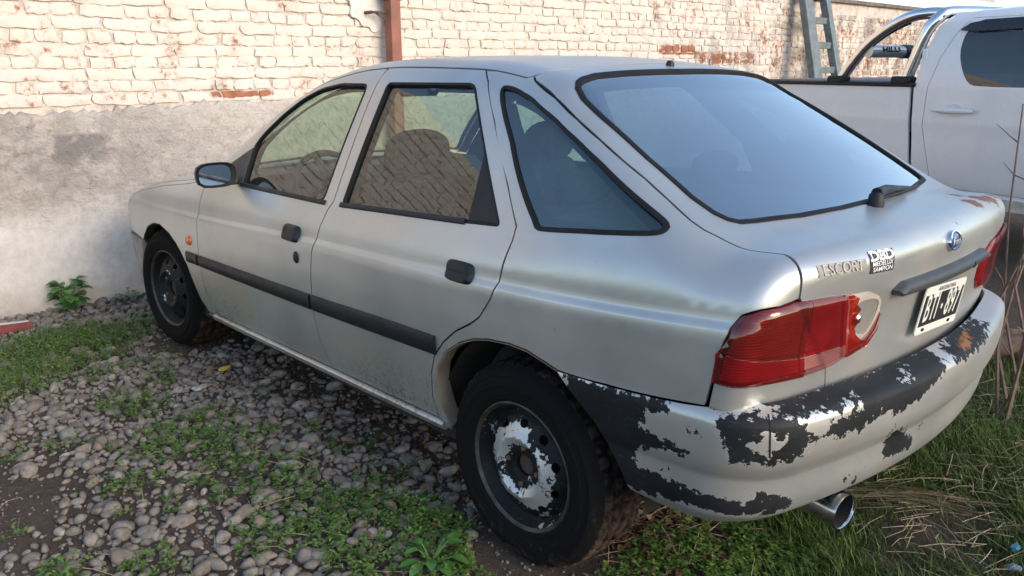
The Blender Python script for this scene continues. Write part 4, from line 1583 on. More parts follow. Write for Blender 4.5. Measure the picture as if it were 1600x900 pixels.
def disc_on_side(name, parent, x, z, rx, rz, h, mat, mir):
    V = []; F = []
    n = 20
    ring = [(1.0, -.002), (1.0, h * .5), (.8, h), (.0, h * 1.15)]
    q = []
    for r, o in ring[:-1]:
        for k in range(n):
            a = 2 * math.pi * k / n; q.append((x + rx * r * math.cos(a), z + rz * r * math.sin(a)))
    q.append((x, z))
    P, N = SIDE(np.array(q))
    off = np.concatenate([np.full(n, ring[i][1]) for i in range(3)] + [[ring[3][1]]])
    P = P + N * off[:, None]
    for i in range(2):
        for k in range(n): F.append((i * n + k, i * n + (k + 1) % n, (i + 1) * n + (k + 1) % n, (i + 1) * n + k))
    for k in range(n): F.append((2 * n + k, 2 * n + (k + 1) % n, 3 * n))
    if mir: P = P * [1, -1, 1]
    return mesh(name, P, F, mat, parent, True, angle=60)


for mir in (False, True):
    fe = panel('front_fender', fender_loop, SIDE, M['paint'], car, grid=.03, gap=.0025, mirror=mir, extra=CREASE)
    side_piece(fe, 'rubbing_strip', mold_lo, mold_hi, 2.175, 2.058, .010, mir, M['trim'])
    disc_on_side('side_marker', fe, 2.127, .606, .025, .022, .009, M['amber'], mir)
    fd = panel('front_door', fdoor_loop, SIDE, M['paint'], car, holes=[fwin], grid=.02, gap=.0028, mirror=mir, extra=CREASE)
    panel('door_card', offset_loop(densify(np.array(fdoor_loop), .03), -.006), SIDE, M['dark'], fd, holes=[offset_loop(fwin, .004)], grid=.05, off=-.045, flange=0, mirror=mir)
    panel('window_pane', offset_loop(fwin, -.004), SIDE, M['glass'], fd, grid=.05, off=-.010, flange=0, mirror=mir)
    strip('window_seal', offset_loop(fwin, -.002), .009, SIDE, M['seal'], fd, off=.0015, thick=.014, mirror=mir)
    side_piece(fd, 'waist_strip', lambda x: .888 - .004 * (x - 1), lambda x: .904 - .004 * (x - 1), 1.70, 1.035, .006, mir, M['trim'])
    side_piece(fd, 'rubbing_strip', mold_lo, mold_hi, 2.036, 1.078, .011, mir, M['trim'])
    handle(fd, HANDLE['f'][0], HANDLE['f'][1], .125, .062, mir)
    disc_on_side('key_lock', fd, 1.152, .690, .017, .022, .006, M['trim'], mir)
    # sail of the door mirror
    panel('mirror_sail', np.array([(1.712, 1.035), (1.685, .892), (1.93, .885), (1.89, .945)]), SIDE, simple('grey_sail_plastic', (.06, .058, .056), .6), fd, grid=.03, off=.004, flange=.01, mirror=mir)
    rd = panel('rear_door', rdoor_loop, SIDE, M['paint'], car, holes=[rwin], grid=.02, gap=.0028, mirror=mir, extra=CREASE)
    panel('door_card', offset_loop(densify(np.array(rdoor_loop), .03), -.006), SIDE, M['dark'], rd, holes=[offset_loop(rwin, .004)], grid=.05, off=-.045, flange=0, mirror=mir)
    panel('window_pane', offset_loop(rwin, -.004), SIDE, M['glass'], rd, grid=.05, off=-.010, flange=0, mirror=mir)
    strip('window_seal', offset_loop(rwin, -.002), .008, SIDE, M['seal'], rd, off=.0015, thick=.014, mirror=mir)
    panel('corner_trim', np.array([(.306, 1.125), (.270, .936), (.136, .943)]), SIDE, M['trim'], rd, grid=.03, off=-.004, flange=.006, mirror=mir)
    side_piece(rd, 'waist_strip', lambda x: .935 - .0435 * (x - .14) - .008, lambda x: .935 - .0435 * (x - .14) + .008, .935, .275, .006, mir, M['trim'])
    side_piece(rd, 'rubbing_strip', mold_lo, mold_hi, 1.060, .352, .011, mir, M['trim'])
    handle(rd, HANDLE['r'][0], HANDLE['r'][1], .125, .062, mir)
    qp = panel('quarter_panel', quarter_loop, CONE, M['paint'], car, holes=[qwin], grid=.02, gap=.0028, mirror=mir, extra=xz_cyl(CREASE[(CREASE[:, 0] < .6) & (CREASE[:, 0] > -.63)]))
    panel('inner_panel', offset_loop(densify(quarter_loop, .03), -.004), CONE, M['dark'], qp, holes=[offset_loop(qwin, .03)], grid=.05, off=-.05, flange=0, mirror=mir)
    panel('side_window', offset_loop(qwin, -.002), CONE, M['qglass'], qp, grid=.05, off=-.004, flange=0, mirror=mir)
    strip('window_seal', offset_loop(qwin, -.004), .015, CONE, M['seal'], qp, off=.003, thick=.012, mirror=mir)
    panel('lamp_valance', strip_loop, CYL, M['paint'], car, grid=.02, gap=.002, mirror=mir)
    # turned-in wheel arch lips and dark wheel wells
    for nm2, arch, cx, cz, rr in (('rear_arch_lip', rear_arch, 0, .27, .372), ('front_arch_lip', front_arch, 2.525, .298, .36)):
        q = np.concatenate([np.linspace(a_, b_, 4)[:-1] for a_, b_ in zip(np.array(arch)[:-1], np.array(arch)[1:])] + [np.array(arch)[-1:]])
        P, N = SIDE(q)
        c = np.array([cx, 0, cz]); d = (np.array([cx, 0, cz]) - P); d[:, 1] = 0; d /= np.linalg.norm(d, axis=1)[:, None]
        rows = np.stack([P + N * .002, P + N * .001 + d * .004, P - N * .03 + d * .006, P - N * .05], 1)
        V, F = lattice(rows)
        if mir: V = V * [1, -1, 1]
        mesh(nm2, V, F, M['archlip'] if 'rear' in nm2 else M['under'], car, True, angle=50)
        well = []
        for a in np.linspace(.02, math.pi - .02, 26):
            for y in (.45, .62, .775):
                well.append((cx + (rr + .028) * math.cos(a), y, cz + (rr + .028) * math.sin(a) * .97))
        V, F = lattice(np.array(well).reshape(26, 3, 3))
        V = list(V); F.append(tuple(range(0, 26 * 3, 3)))
        V = np.array(V)
        if mir: V = V * [1, -1, 1]
        mesh('wheel_well', V, F, M['under'], car, False)
    sl = [(2.09, .262), (1.965, .281)] + [(x, .283) for x in np.linspace(1.9, .40, 12)] + [(.352, .272), (.36, .252), (1.2, .250), (1.97, .247)]
    sp_ = panel('sill', np.array(sl), SIDE, M['paint'], car, grid=.03, off=.0, flange=.05, mirror=mir)
    side_piece(sp_, 'sill_strip', lambda x: .258, lambda x: .281, 2.00, .375, .014, mir, M['paint'])

MB().box((1.3, 0, .235), (2.6, 1.50, .05)).box((1.26, 0, .30), (1.75, 1.46, .10)).build('underbody', M['under'], car, smooth=False)
MB().box((-.35, 0, .42), (.5, .95, .20)).build('spare_wheel_pan', M['under'], car, smooth=False)

panel('roof_gap_filler', np.array([(.13, -.50), (.40, -.53), (.40, .53), (.13, .50)]), TOP, M['dark'], car, grid=.04, off=-.018, flange=0)  # dark filler added under the roof gap to stop light showing through
for mir in (False, True):
    gq = xz_cyl([(.42, 1.30), (.42, 1.335), (.30, 1.325), (.22, 1.315), (.05, 1.245), (.05, 1.22), (.2, 1.28)])
    panel('pillar_gap_filler', gq, CONE, M['dark'], car, grid=.03, off=-.014, flange=0, mirror=mir)  # dark filler added behind the pillar gap to stop light showing through

for mir in (False, True):
    pc = snap(tg_shut); pn = grad(pc); pc = pc - pn * .013
    if mir: pc = pc * [1, -1, 1]
    MB().tube(pc, .0085, 6).build('shut_gap_filler', M['dark'], car)  # dark tube added under the shut line to block a sliver of light

# ---- tailgate
rust_spots = [(-.70, -.33, .975, .055), (-.68, -.45, .975, .06), (-.69, -.52, .962, .05), (-.755, -.40, .945, .03), (-.62, -.42, .982, .035), (-.745, -.07, .95, .012), (-.73, -.16, .962, .012), (-.63, .02, .985, .008), (-.665, -.60, .955, .035)]


def rust_attr(P2, P):
    v = np.full(len(P), -.05)
    for x, y, z, r in rust_spots:
        v = np.maximum(v, r * .55 - np.linalg.norm((P - [x, y, z]) * [1, .8, 1], axis=1))
    return np.clip(v, -.05, .05)


tgate = panel('tailgate', tg_loop, SLANT, M['paint_rust'], car, holes=[rear_glass], grid=.017, gap=.0028, attr=('peel', rust_attr))
panel('inner_frame', offset_loop(densify(tg_loop, .03), -.004), SLANT, M['dark'], tgate, holes=[offset_loop(rear_glass, .02)], grid=.05, off=-.05, flange=0)
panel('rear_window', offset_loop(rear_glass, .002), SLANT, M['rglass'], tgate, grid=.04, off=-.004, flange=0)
strip('window_seal', offset_loop(rear_glass, -.004), .016, SLANT, M['seal'], tgate, off=.004, thick=.012)


def on_rear(y0, z0, rot=0.0, off=.002, tilt_out=0.0):
    c, s = math.cos(rot), math.sin(rot)
    def fn(U, Vv, Wv):
        y = y0 - (U * c - Vv * s); z = z0 + (U * s + Vv * c)
        P, N = REAR(np.stack([y, z], 1))
        return P + N * (off + Wv)[:, None]
    return fn


def letters(name, body_, size, fn, mat, parent, extrude=.0008, shear=0.0, bold=0.0, sx=1.0, spacing=1.0):
    me = text_mesh(body_, size, extrude, shear, bold, spacing)
    me.materials.clear()
    co = np.zeros(len(me.vertices) * 3); me.vertices.foreach_get('co', co); co = co.reshape(-1, 3)
    me.vertices.foreach_set('co', fn(co[:, 0] * sx, co[:, 1], co[:, 2]).astype(np.float32).reshape(-1))
    me.update()
    return link(name, me, mat, parent)


def rear_patch(name, w, h, fn, mat, parent, thick=.001, r=.2, n=(16, 8)):
    u = np.linspace(-w / 2, w / 2, n[0]); v = np.linspace(-h / 2, h / 2, n[1])
    U, Vv = np.meshgrid(u, v, indexing='ij')
    P = fn(U.reshape(-1), Vv.reshape(-1), np.full(U.size, thick)).reshape(n[0], n[1], 3)
    Vt, F = lattice(P, flip=True)
    B = fn(U.reshape(-1), Vv.reshape(-1), np.full(U.size, -.002)).reshape(n[0], n[1], 3)
    ring = [(i, 0) for i in range(n[0])] + [(n[0] - 1, j) for j in range(1, n[1])] + [(i, n[1] - 1) for i in range(n[0] - 2, -1, -1)] + [(0, j) for j in range(n[1] - 2, 0, -1)]
    Vt = list(Vt); s = len(Vt); m = len(ring)
    for i, j in ring: Vt.append(B[i, j])
    for k in range(m):
        a = ring[k][0] * n[1] + ring[k][1]; b = ring[(k + 1) % m][0] * n[1] + ring[(k + 1) % m][1]
        F.append((a, s + k, s + (k + 1) % m, b))
    return mesh(name, np.array(Vt), F, mat, parent, True, angle=40)


ghost = simple('faded_badge_plastic', (.37, .355, .325), .6, 0.0, var=.2, scale=60)
bdg = rear_patch('model_badge', .166, .0265, on_rear(.520, .9245, -.03, .0005), simple('badge_glue_mark', (.27, .255, .23), .75, 0.0, var=.2, scale=70), car, .0004)
letters('badge_lettering', 'ESCORT', .031, on_rear(.520, .9245, -.03, .0030), ghost, bdg, .0008, bold=.0002, sx=1.22, spacing=1.0)
stk = rear_patch('sticker', .098, .050, on_rear(.372, .9205, -.03, .0008), simple('black_sticker', (.02, .02, .022), .5), car, .0006)
wht = simple('white_print', (.72, .72, .72), .55, var=.05)
letters('sticker_lettering', 'DBD', .0285, on_rear(.372, .9335, -.03, .0018), wht, stk, .0002, bold=.0012, sx=1.75, spacing=.9)
letters('sticker_lettering', 'MEDELUX', .0150, on_rear(.372, .9165, -.03, .0018), wht, stk, .0002, bold=.0001, sx=1.32, spacing=.96)
letters('sticker_lettering', 'SAMPION', .0150, on_rear(.370, .9035, -.03, .0018), wht, stk, .0002, bold=.0001, sx=1.32, spacing=.96)


def oval(name, y0, z0, a, b, prof, mat, parent):
    n = 36; V = []; F = []
    f = on_rear(y0, z0, 0, 0)
    for r, h in prof:
        t = np.linspace(0, 2 * math.pi, n, endpoint=False)
        V.append(f(a * r * np.cos(t), b * r * np.sin(t), np.full(n, h)))
    V = np.concatenate(V)
    for i in range(len(prof) - 1):
        for k in range(n): F.append((i * n + k, i * n + (k + 1) % n, (i + 1) * n + (k + 1) % n, (i + 1) * n + k))
    if prof[-1][0] < .5: F.append(tuple(range((len(prof) - 1) * n, len(prof) * n)))
    return mesh(name, V, F, mat, parent, True, angle=50)


emb = oval('emblem', .004, .919, .040, .025, [(1.0, -.002), (1.0, .006), (.93, .010), (.82, .010), (.80, .007)], M['chrome'], car)
oval('emblem_field', .004, .919, .040, .025, [(.82, .007), (.6, .0085), (.3, .0092), (.02, .0095)], simple('emblem_blue', (.03, .06, .16), .25, var=.1, coat=.6), emb)
letters('emblem_script', 'Ford', .022, on_rear(.004, .919, 0, .0108), simple('emblem_silver', (.5, .52, .55), .4, .6), emb, .0004, shear=.35, bold=.0002, sx=1.15)

# handle bar over the plate
ys_ = np.linspace(-.305, .305, 40)
rows = []
for y in ys_:
    e = abs(y) / .305
    hh = .017 * (1 - .75 * max(0, (e - .86) / .14) ** 2)
    base, _ = REAR(np.array([[y, .836]])); bx = base[0, 0]; zc = .836 + (.004 if e < .9 else 0)
    rows.append([(bx + .004, y, zc + hh), (bx - .016, y, zc + hh * .95), (bx - .026, y, zc + hh * .4), (bx - .028, y, zc - hh * .3), (bx - .020, y, zc - hh), (bx + .004, y, zc - hh)])
V, F = lattice(np.array(rows)); F += [tuple(range(6)), tuple(range(39 * 6, 40 * 6))]
bar = mesh('tailgate_bar', V, F, simple('dark_grey_plastic', (.045, .051, .058), .5, var=.12, spec=.35), car, True, angle=50)
MB().lathe([(.0, -.004), (.009, -.004), (.010, 0), (.010, .006)], 18, 'x', (-.785, -.135, .836)).build('tailgate_lock', M['steel'], bar)

# number plate
pw, ph = .294, .129
PR = math.radians(4.0)


def plate_pt(U, Vv, Wv):
    c, s = math.cos(PR), math.sin(PR)
    y = -(U * c + Vv * s); z = Vv * c - U * s
    return np.stack([-Wv - .12 * z, y, z], 1)


def plate_box(name, u0, v0, w, h, d0, d1, mat, parent, r=0.0):
    nseg = 6 if r else 1
    pts = []
    if r:
        for cx, cy, a0 in ((1, 1, 0), (-1, 1, 90), (-1, -1, 180), (1, -1, 270)):
            for k in range(nseg + 1):
                a = math.radians(a0 + 90 * k / nseg); pts.append((u0 + cx * (w / 2 - r) + r * math.cos(a), v0 + cy * (h / 2 - r) + r * math.sin(a)))
    else: pts = [(u0 + w / 2, v0 + h / 2), (u0 - w / 2, v0 + h / 2), (u0 - w / 2, v0 - h / 2), (u0 + w / 2, v0 - h / 2)]
    q = np.array(pts); n = len(q)
    V = np.concatenate([plate_pt(q[:, 0], q[:, 1], np.full(n, d1)), plate_pt(q[:, 0], q[:, 1], np.full(n, d0))])
    F = [tuple(range(n)), tuple(range(2 * n - 1, n - 1, -1))] + [(k, n + k, n + (k + 1) % n, (k + 1) % n) for k in range(n)]
    return mesh(name, V, F, mat, parent, False)


pwhite = simple('plate_white', (.66, .65, .60), .45, var=.08, scale=30)
plate = plate_box('number_plate', 0, 0, pw, ph, 0, .003, pwhite, car, .012)
plate.location = (-.762, .006, .744)
plate_box('plate_field', 0, .0, .274, .084, .003, .0042, simple('plate_black', (.015, .016, .02), .4), plate, 0)
def plate_text(u0, v0): return lambda U, Vv, Wv: plate_pt(U + u0, Vv + v0, Wv + .0046)
letters('plate_lettering', 'BTI', .104, plate_text(-.079, .002), pwhite, plate, .0008, bold=.0010, sx=.60, spacing=1.06)
letters('plate_lettering', '897', .104, plate_text(.070, .002), pwhite, plate, .0008, bold=.0010, sx=.60, spacing=1.06)
plate_box('plate_dot', -.006, .0, .011, .014, .0042, .0055, pwhite, plate, .004)
letters('plate_lettering', 'ARGENTINA', .016, plate_text(0, .0525), simple('plate_grey_print', (.12, .12, .12), .5), plate, .0003, sx=1.2, spacing=1.2)
for u in (-.10, .085):
    plate_box('plate_screw', u, -.053, .013, .008, .003, .006, M['dark'], plate, .003)

# wiper
wp = MB()
wp.lathe([(0, .030), (.012, .030), (.019, .022), (.022, 0), (.022, -.012)], 18, 'z', (-.578, .045, 1.0))
wp.build('wiper_pivot', M['trim'], tgate)
MB().tube([(-.578, .045, 1.026), (-.572, -.02, 1.030), (-.563, -.12, 1.022), (-.556, -.22, 1.012)], [.016, .013, .008, .006], 8).tube([(-.560, -.03, 1.006), (-.548, -.2, 1.004), (-.530, -.36, 1.001)], .006, 6).build('wiper_arm', M['trim'], tgate)
MB().lathe([(0, .018), (.008, .018), (.013, .010), (.015, -.004)], 14, 'z', (.152, .0, 1.357)).build('washer_nozzle', M['trim'], tgate)

# ---- tail lamps
def sub(pts): return np.array([(math.atan2(p[0], 1.075), p[1]) for p in pts])


U_SPLIT_T, U_SPLIT_B = .444, .408
main_out = [p for p in lamp_loop[:9]] + [np.array((U_SPLIT_T, .862)), np.array((U_SPLIT_B, .696))] + [p for p in lamp_loop[17:]]
zs = hermite([.40, .45, .53, .62, .72], [.737, .738, .736, .748, .768])
up = [np.array((u, zs(u))) for u in np.linspace(.700, .420, 10)]
upper = np.array([p for p in lamp_loop[2:9]] + [np.array((U_SPLIT_T, .862)), np.array((.420, zs(.42)))] + up[::-1][1:])
u_mid = .537
reflection_zone = np.array([p for p in lamp_loop[2:8] if p[0] > u_mid] + [np.array((u_mid, .868))] + [np.array((u, zs(u))) for u in np.linspace(u_mid, .700, 6)])
redup = np.array([(u_mid - .001, .868), (.500, .867), (U_SPLIT_T, .862)] + [(u, zs(u)) for u in np.linspace(.420, u_mid - .001, 5)])
low = np.array([(u, zs(u) - .002) for u in np.linspace(.702, u_mid, 6)] + [(u_mid - .012, .684)] + [tuple(p) for p in lamp_loop[18:]] + [tuple(lamp_loop[0])])
rev = np.array([(u, zs(u) - .002) for u in np.linspace(u_mid - .001, .419, 5)] + [(U_SPLIT_B + .002, .698), (.45, .690), (.50, .684), (u_mid - .014, .684)])
inner_ = np.array([(U_SPLIT_T - .004, .861)] + [tuple(p) for p in lamp_loop[10:17]] + [(U_SPLIT_B - .003, .697)])
brk = [(.418, .868), (.300, .850), (.293, .80), (.302, .765), (.325, .742), (.350, .729), (.372, .740), (.392, .756), (.402, .775), (.393, .790), (.404, .806), (.394, .822), (.412, .838), (.404, .850)]


def clip_inner():
    """what is left of the broken inner lens: a strip by the seam, a rim below"""
    left = [(U_SPLIT_T - .004, .861), (.420, .859), (.404, .850), (.412, .838), (.394, .822), (.404, .806), (.393, .790), (.402, .775), (.392, .756), (.372, .740), (.350, .729), (.325, .742), (.309, .768),
            (.302, .790)]
    right = [(.296, .782), (.304, .744), (.336, .710), (.394, .696), (U_SPLIT_B - .003, .697)]
    return np.array(left + right)


for mir in (False, True):
    lamp = panel('tail_lamp', offset_loop(lamp_loop, .0015), CYL, M['dark'], car, grid=.03, off=-.022, flange=.03, mirror=mir)
    panel('lamp_reflector', offset_loop(np.array(main_out), .006), CYL, M['reflector'], lamp, grid=.02, off=-.010, flange=.004, mirror=mir)
    if mir: panel('inner_reflector', offset_loop(inner_, .003), CYL, M['reflector'], lamp, grid=.02, off=-.010, flange=.004, mirror=mir)
    if not mir: lamp['label'] = 'left tail lamp with a broken inner lens showing the bulb'
    panel('amber_lens', offset_loop(reflection_zone, .0002), CYL, M['lens_reflection'], lamp, grid=.008, off=.003, dome=(.013, .028, lamp_loop), flange=.006, mirror=mir)
    panel('red_lens', offset_loop(redup, .0002), CYL, M['lens_red'], lamp, grid=.008, off=.003, dome=(.013, .028, lamp_loop), flange=.006, mirror=mir)
    panel('lower_lens', offset_loop(low, .0002), CYL, M['lens_low'], lamp, grid=.008, off=.003, dome=(.013, .028, lamp_loop), flange=.006, mirror=mir)
    panel('reversing_lens', offset_loop(rev, .0002), CYL, M['lens_clear'], lamp, grid=.008, off=.003, dome=(.013, .028, lamp_loop), flange=.006, mirror=mir)
    if mir:
        panel('inner_lens', offset_loop(inner_, .0002), CYL, M['lens_red'], lamp, grid=.008, off=.003, dome=(.013, .028, lamp_loop), flange=.006, mirror=True)
    else:
        panel('inner_lens', clip_inner(), CYL, M['lens_orange'], lamp, grid=.008, off=.003, flange=.006, dome=(.013, .028, lamp_loop))
        hole = rounded(np.array([(.404, .836), (.315, .832), (.311, .79), (.335, .748), (.352, .738), (.395, .765)]), 2)
        panel('lamp_housing', offset_loop(inner_, .002), CYL, M['lamp_cavity'], lamp, holes=[hole], grid=.015, off=.002, flange=.02)
        panel('reflector', offset_loop(hole, -.01), CYL, simple('dull_reflector', (.33, .31, .285), .35, .5), lamp, grid=.02, off=-.035, flange=0)
        bp, bn = CYL(np.array([(.385, .790)])); bp = bp[0]; bn = bn[0]
        pb_ = MB().tube([bp - bn * .03, bp - bn * .012], .011, 12); pb_.build('bulb_socket', M['steel'], lamp)
        r_ = [.006, .0135, .0165, .0145, .009, .001]; h_ = [-.022, -.012, -.002, .006, .011, .013]
        MB().tube([bp + bn * h for h in h_], r_, 14).build('bulb', M['chrome'], lamp)

# ---- rear bumper
peel_polys = [
    [(1.363, .605), (1.228, .606), (1.111, .612), (1.031, .615), (1.042, .601), (1.109, .58), (1.102, .559), (1.107, .533), (1.038, .522), (.984, .52), (.991, .502), (1.106, .489), (1.136, .439), (1.106, .424), (1.018, .418), (.927, .407),
     (.855, .4), (.813, .42), (.735, .397), (.738, .369), (.853, .373), (.969, .377), (1.105, .355), (1.16, .36), (1.30, .506)],
    [(.926, .606), (.894, .621), (.863, .623), (.836, .62), (.787, .613), (.75, .606), (.72, .579), (.698, .56), (.72, .535), (.776, .517), (.872, .516), (.894, .516), (.89, .536), (.912, .565)],
    [(.829, .640), (.722, .640), (.578, .640), (.342, .640), (.10, .640), (.091, .622), (.163, .592), (.27, .564), (.4, .551), (.464, .574), (.512, .553), (.581, .54), (.669, .557), (.653, .586), (.589, .587), (.543, .592), (.552, .607), (.668, .613), (.758, .616)],
    [(.396, .506), (.30, .47), (.208, .421), (.218, .396), (.358, .411), (.385, .421), (.373, .454)],
    [(.021, .626), (-.14, .64), (-.265, .64), (-.428, .627), (-.296, .607), (-.125, .600), (.025, .605)]]
peel_holes = [[(.872, .571), (.845, .573), (.826, .594), (.803, .600), (.792, .580), (.772, .577), (.782, .545), (.801, .541), (.816, .519), (.838, .536), (.865, .545)], [(.661, .620), (.59, .626), (.531, .626), (.556, .612), (.626, .610)], [(.378, .626), (.264, .628), (.278, .610), (.377, .606)]]
peel_dots = [(.972, .568, .010), (.542, .396, .010), (.503, .37, .010), (1.028, .438, .010), (.168, .448, .007), (-.196, .622, .008), (.46, .405, .007)]
rust_poly = [(-.05, .620), (-.18, .630), (-.27, .630), (-.24, .625), (-.1, .614)]


def sd(P2, poly):
    q = np.array(poly) * [.85, 1]
    d = poly_dist(P2, q)
    return np.where(in_poly(P2, q), d, -d)


def peel_attr(P2, P):
    v = np.full(len(P2), -.05)
    for p in peel_polys: v = np.maximum(v, sd(P2, p))
    for p in peel_holes: v = np.minimum(v, -sd(P2, p) + .004)
    for u, z, r in peel_dots: v = np.maximum(v, r * .55 - np.linalg.norm(P2 - [u * .85, z], axis=1))
    return np.clip(v + .003, -.032, .035)


bl = [(1.392, .606), (1.253, .51), (1.167, .40), (1.137, .345)]
bumper_half = np.array([(.0, .636), (.3, .636), (.6, .636), (.83, .634), (.92, .628), (1.0, .621), (1.12, .614), (1.25, .609)] + bl + [(1.05, .332), (.9, .328), (.7, .335), (.4, .342), (0, .345)]) * [.85, 1]
bumper_loop = np.concatenate([bumper_half, (bumper_half * [-1, 1])[::-1][1:-1]])
bump_o = panel('rear_bumper', bumper_loop, BUMP, M['bumper'], car, grid=.0095, flange=.03, attr=('peel', peel_attr))
ra = bump_o.data.attributes.new('rust', 'FLOAT', 'POINT')
vals = np.full(len(bump_o.data.vertices), -.05, np.float32)
co = np.zeros(len(vals) * 3, np.float32); bump_o.data.vertices.foreach_get('co', co); co = co.reshape(-1, 3)
th = np.arctan2(co[:, 1], -co[:, 0])
vals = np.clip(sd(np.stack([th * .85, co[:, 2]], 1), rust_poly), -.05, .05).astype(np.float32)
ra.data.foreach_set('value', vals)
bump_o['label'] = 'silver bumper with black plastic showing through flaking paint'
# seam of the bumper end cap
zz_ = np.linspace(.622, .53, 8)
P, N = BUMP(np.array([(.815 * .85 - .004 * (k / 7.0) ** 2, z) for k, z in enumerate(zz_)]))
MB().tube([tuple(p + n * .0003) for p, n in zip(P, N)], .0022, 5).build('seam', M['dark'], bump_o)

# ---- exhaust
exo = MB()
prof = [(.0430, .004), (.0435, 0.0), (.0455, -.003), (.0470, .003), (.0470, .20), (.034, .23), (.027, .5)]
exo.lathe(prof, 36, 'x')
tp = exo.build('exhaust_pipe', M['steel'], car); tp.location = (-.738, .410, .284); tp.rotation_euler = (0, math.radians(-3), math.radians(-7))
MB().lathe([(.0432, .003), (.042, .03), (.042, .11), (0.0, .11)], 28, 'x').build('dark_bore', M['dark'], tp)  # dark inner wall and end disc inside the pipe mouth

# ---- wheels
def rim_profile(r):
    """outward depth of the steel wheel face against radius"""
    return np.interp(r, [0, .030, .034, .040, .060, .072, .082, .100, .118, .132, .150, .158, .168, .172], [-.012, -.012, -.012, -.002, .000, .010, .016, .004, -.004, -.012, -.030, -.020, -.004, .004])


def make_wheel(cx, cy, cz, R, steer, mir, seed, front):
    wh_loop = np.array([(.172 * math.cos(a), .172 * math.sin(a)) for a in np.linspace(0, 2 * math.pi, 72, endpoint=False)])
    holes = [np.array([(.030 * math.cos(a), .030 * math.sin(a)) for a in np.linspace(0, 2 * math.pi, 24, endpoint=False)])]
    nslot = 10
    for k in range(nslot):
        a0 = 2 * math.pi * k / nslot + .1
        pts = []
        for t in np.linspace(0, 2 * math.pi, 16, endpoint=False):
            rr = .122 + .011 * math.sin(t); aa = a0 + .115 * math.cos(t)
            pts.append((rr * math.cos(aa), rr * math.sin(aa)))
        holes.append(np.array(pts))
    for k in range(4):
        a0 = 2 * math.pi * k / 4 + .5
        holes.append(np.array([(.054 * math.cos(a0) + .010 * math.cos(t), .054 * math.sin(a0) + .010 * math.sin(t)) for t in np.linspace(0, 2 * math.pi, 12, endpoint=False)]))

    def lift(p):
        def at(q):
            r = np.hypot(q[:, 0], q[:, 1]); return np.stack([q[:, 0], rim_profile(r), q[:, 1]], 1)
        P = at(p); h = 5e-4
        dx = at(p + [h, 0]) - at(p - [h, 0]); dz = at(p + [0, h]) - at(p - [0, h])
        n = np.cross(dz, dx); n /= np.linalg.norm(n, axis=1)[:, None]
        return P, n
    r = np.random.default_rng(seed)
    def peel(P2, P):
        rr = np.hypot(P2[:, 0], P2[:, 1]); a = np.arctan2(P2[:, 1], P2[:, 0])
        v = .020 + .035 * np.interp(rr, [0, .052, .068, .110, .126, .172], [1, 1, -1.25, -1.0, .9, 1]) + .026 * np.sin(a * 2 + 1.2 + seed) + .018 * np.sin(a * 5 + seed)
        return np.clip(v + (.07 if front else 0), -.06, .06)  # front rims pushed to bare black, painting in the shade on them
    V, F, N, npl, P2 = skin_panel(wh_loop, lift, holes, .0075, 0, .010)
    at_ = np.full(len(V), .05); at_[:npl] = peel(P2, V[:npl])
    wheel = mesh('wheel', V, F, M['rim'], car, True, N, {'peel': at_, 'rust': np.full(len(V), -.05)})
    # barrel and flange
    MB().lathe([(.168, .004), (.176, .012), (.180, .010), (.178, -.004), (.168, -.010), (.158, -.030), (.155, -.12), (.168, -.135)], 64, 'y').build('rim_flange', simple('worn_rim_edge', (.055, .048, .042), .5, .4, var=.5, scale=30), wheel)
    MB().lathe([(.0, -.022), (.029, -.022), (.030, -.05), (.12, -.06), (.12, -.09)], 40, 'y').build('brake_drum', simple('rusty_drum', (.055, .035, .026), .85, var=.4), wheel)
    for k in range(4):
        a0 = 2 * math.pi * k / 4 + .5
        MB().lathe([(0, .004), (.006, .004), (.0085, 0), (.0085, -.012)], 6, 'y', (.054 * math.cos(a0), 0, .054 * math.sin(a0))).build('wheel_nut', M['brown'], wheel)
    # tyre
    nu, W = 220, .182
    prof = [(.172, -.004), (.180, .010), (.190, .017), (.193, .0155), (.198, .0185), (.222, .0215), (.224, .0235), (.229, .0233), (.231, .0205), (.250, .017), (.253, .0185), (.257, .0165), (.268, .006), (.279, -.008)]
    yc = -.085
    tread = []
    nt_ = 25
    for j in range(nt_):
        t = j / (nt_ - 1)
        tread.append((.290 - .004 * (2 * t - 1) ** 4, -.012 - t * (W - .028)))
    back = [(r0, -W + .006 - (y0 + .004) * .9) for r0, y0 in prof[::-1]]
    full = prof + tread + back
    P = np.zeros((nu, len(full), 3)); mud = np.zeros((nu, len(full)))
    for i in range(nu):
        a = 2 * math.pi * i / nu
        for j, (r0, y0) in enumerate(full):
            rr = (r0 * (R / .29) if not (j < 4 or j > len(full) - 5) else r0) / 1.05 if False else (r0 + (r0 - .172) / .118 * (R - .29)) * (1 - .0654 * (r0 - .172) / .118)
            if len(prof) <= j < len(prof) + nt_:
                k = j - len(prof)
                g = 0
                if k in (5, 6, 11, 12, 13, 18, 19): g = .007
                ph_ = (i + (k // 7) * 2) % 5
                if ph_ == 0 and k not in (11, 12, 13): g = .006
                rr = rr - g
                mud[i, j] = .46 if g == 0 else .36
            elif j == len(prof) - 1 and i % 5 == 0: rr -= .004
            else: mud[i, j] = -.05 + .25 * (r0 - .17) / .11
            z = rr * math.sin(a)
            y = y0
            if z < -R * .87:            # the tyre bulges where it carries the car
                y = y0 + (.010 if y0 > yc else -.010) * (-z * 1.07 / R - .93) / .07
                z = max(z, (-R + .008) / 1.07)
            P[i, j] = (rr * math.cos(a), y, z)
            mud[i, j] += .25 * max(0, -math.sin(a)) - (0 if not front else .12)
    V, F = lattice(P, close_u=True)
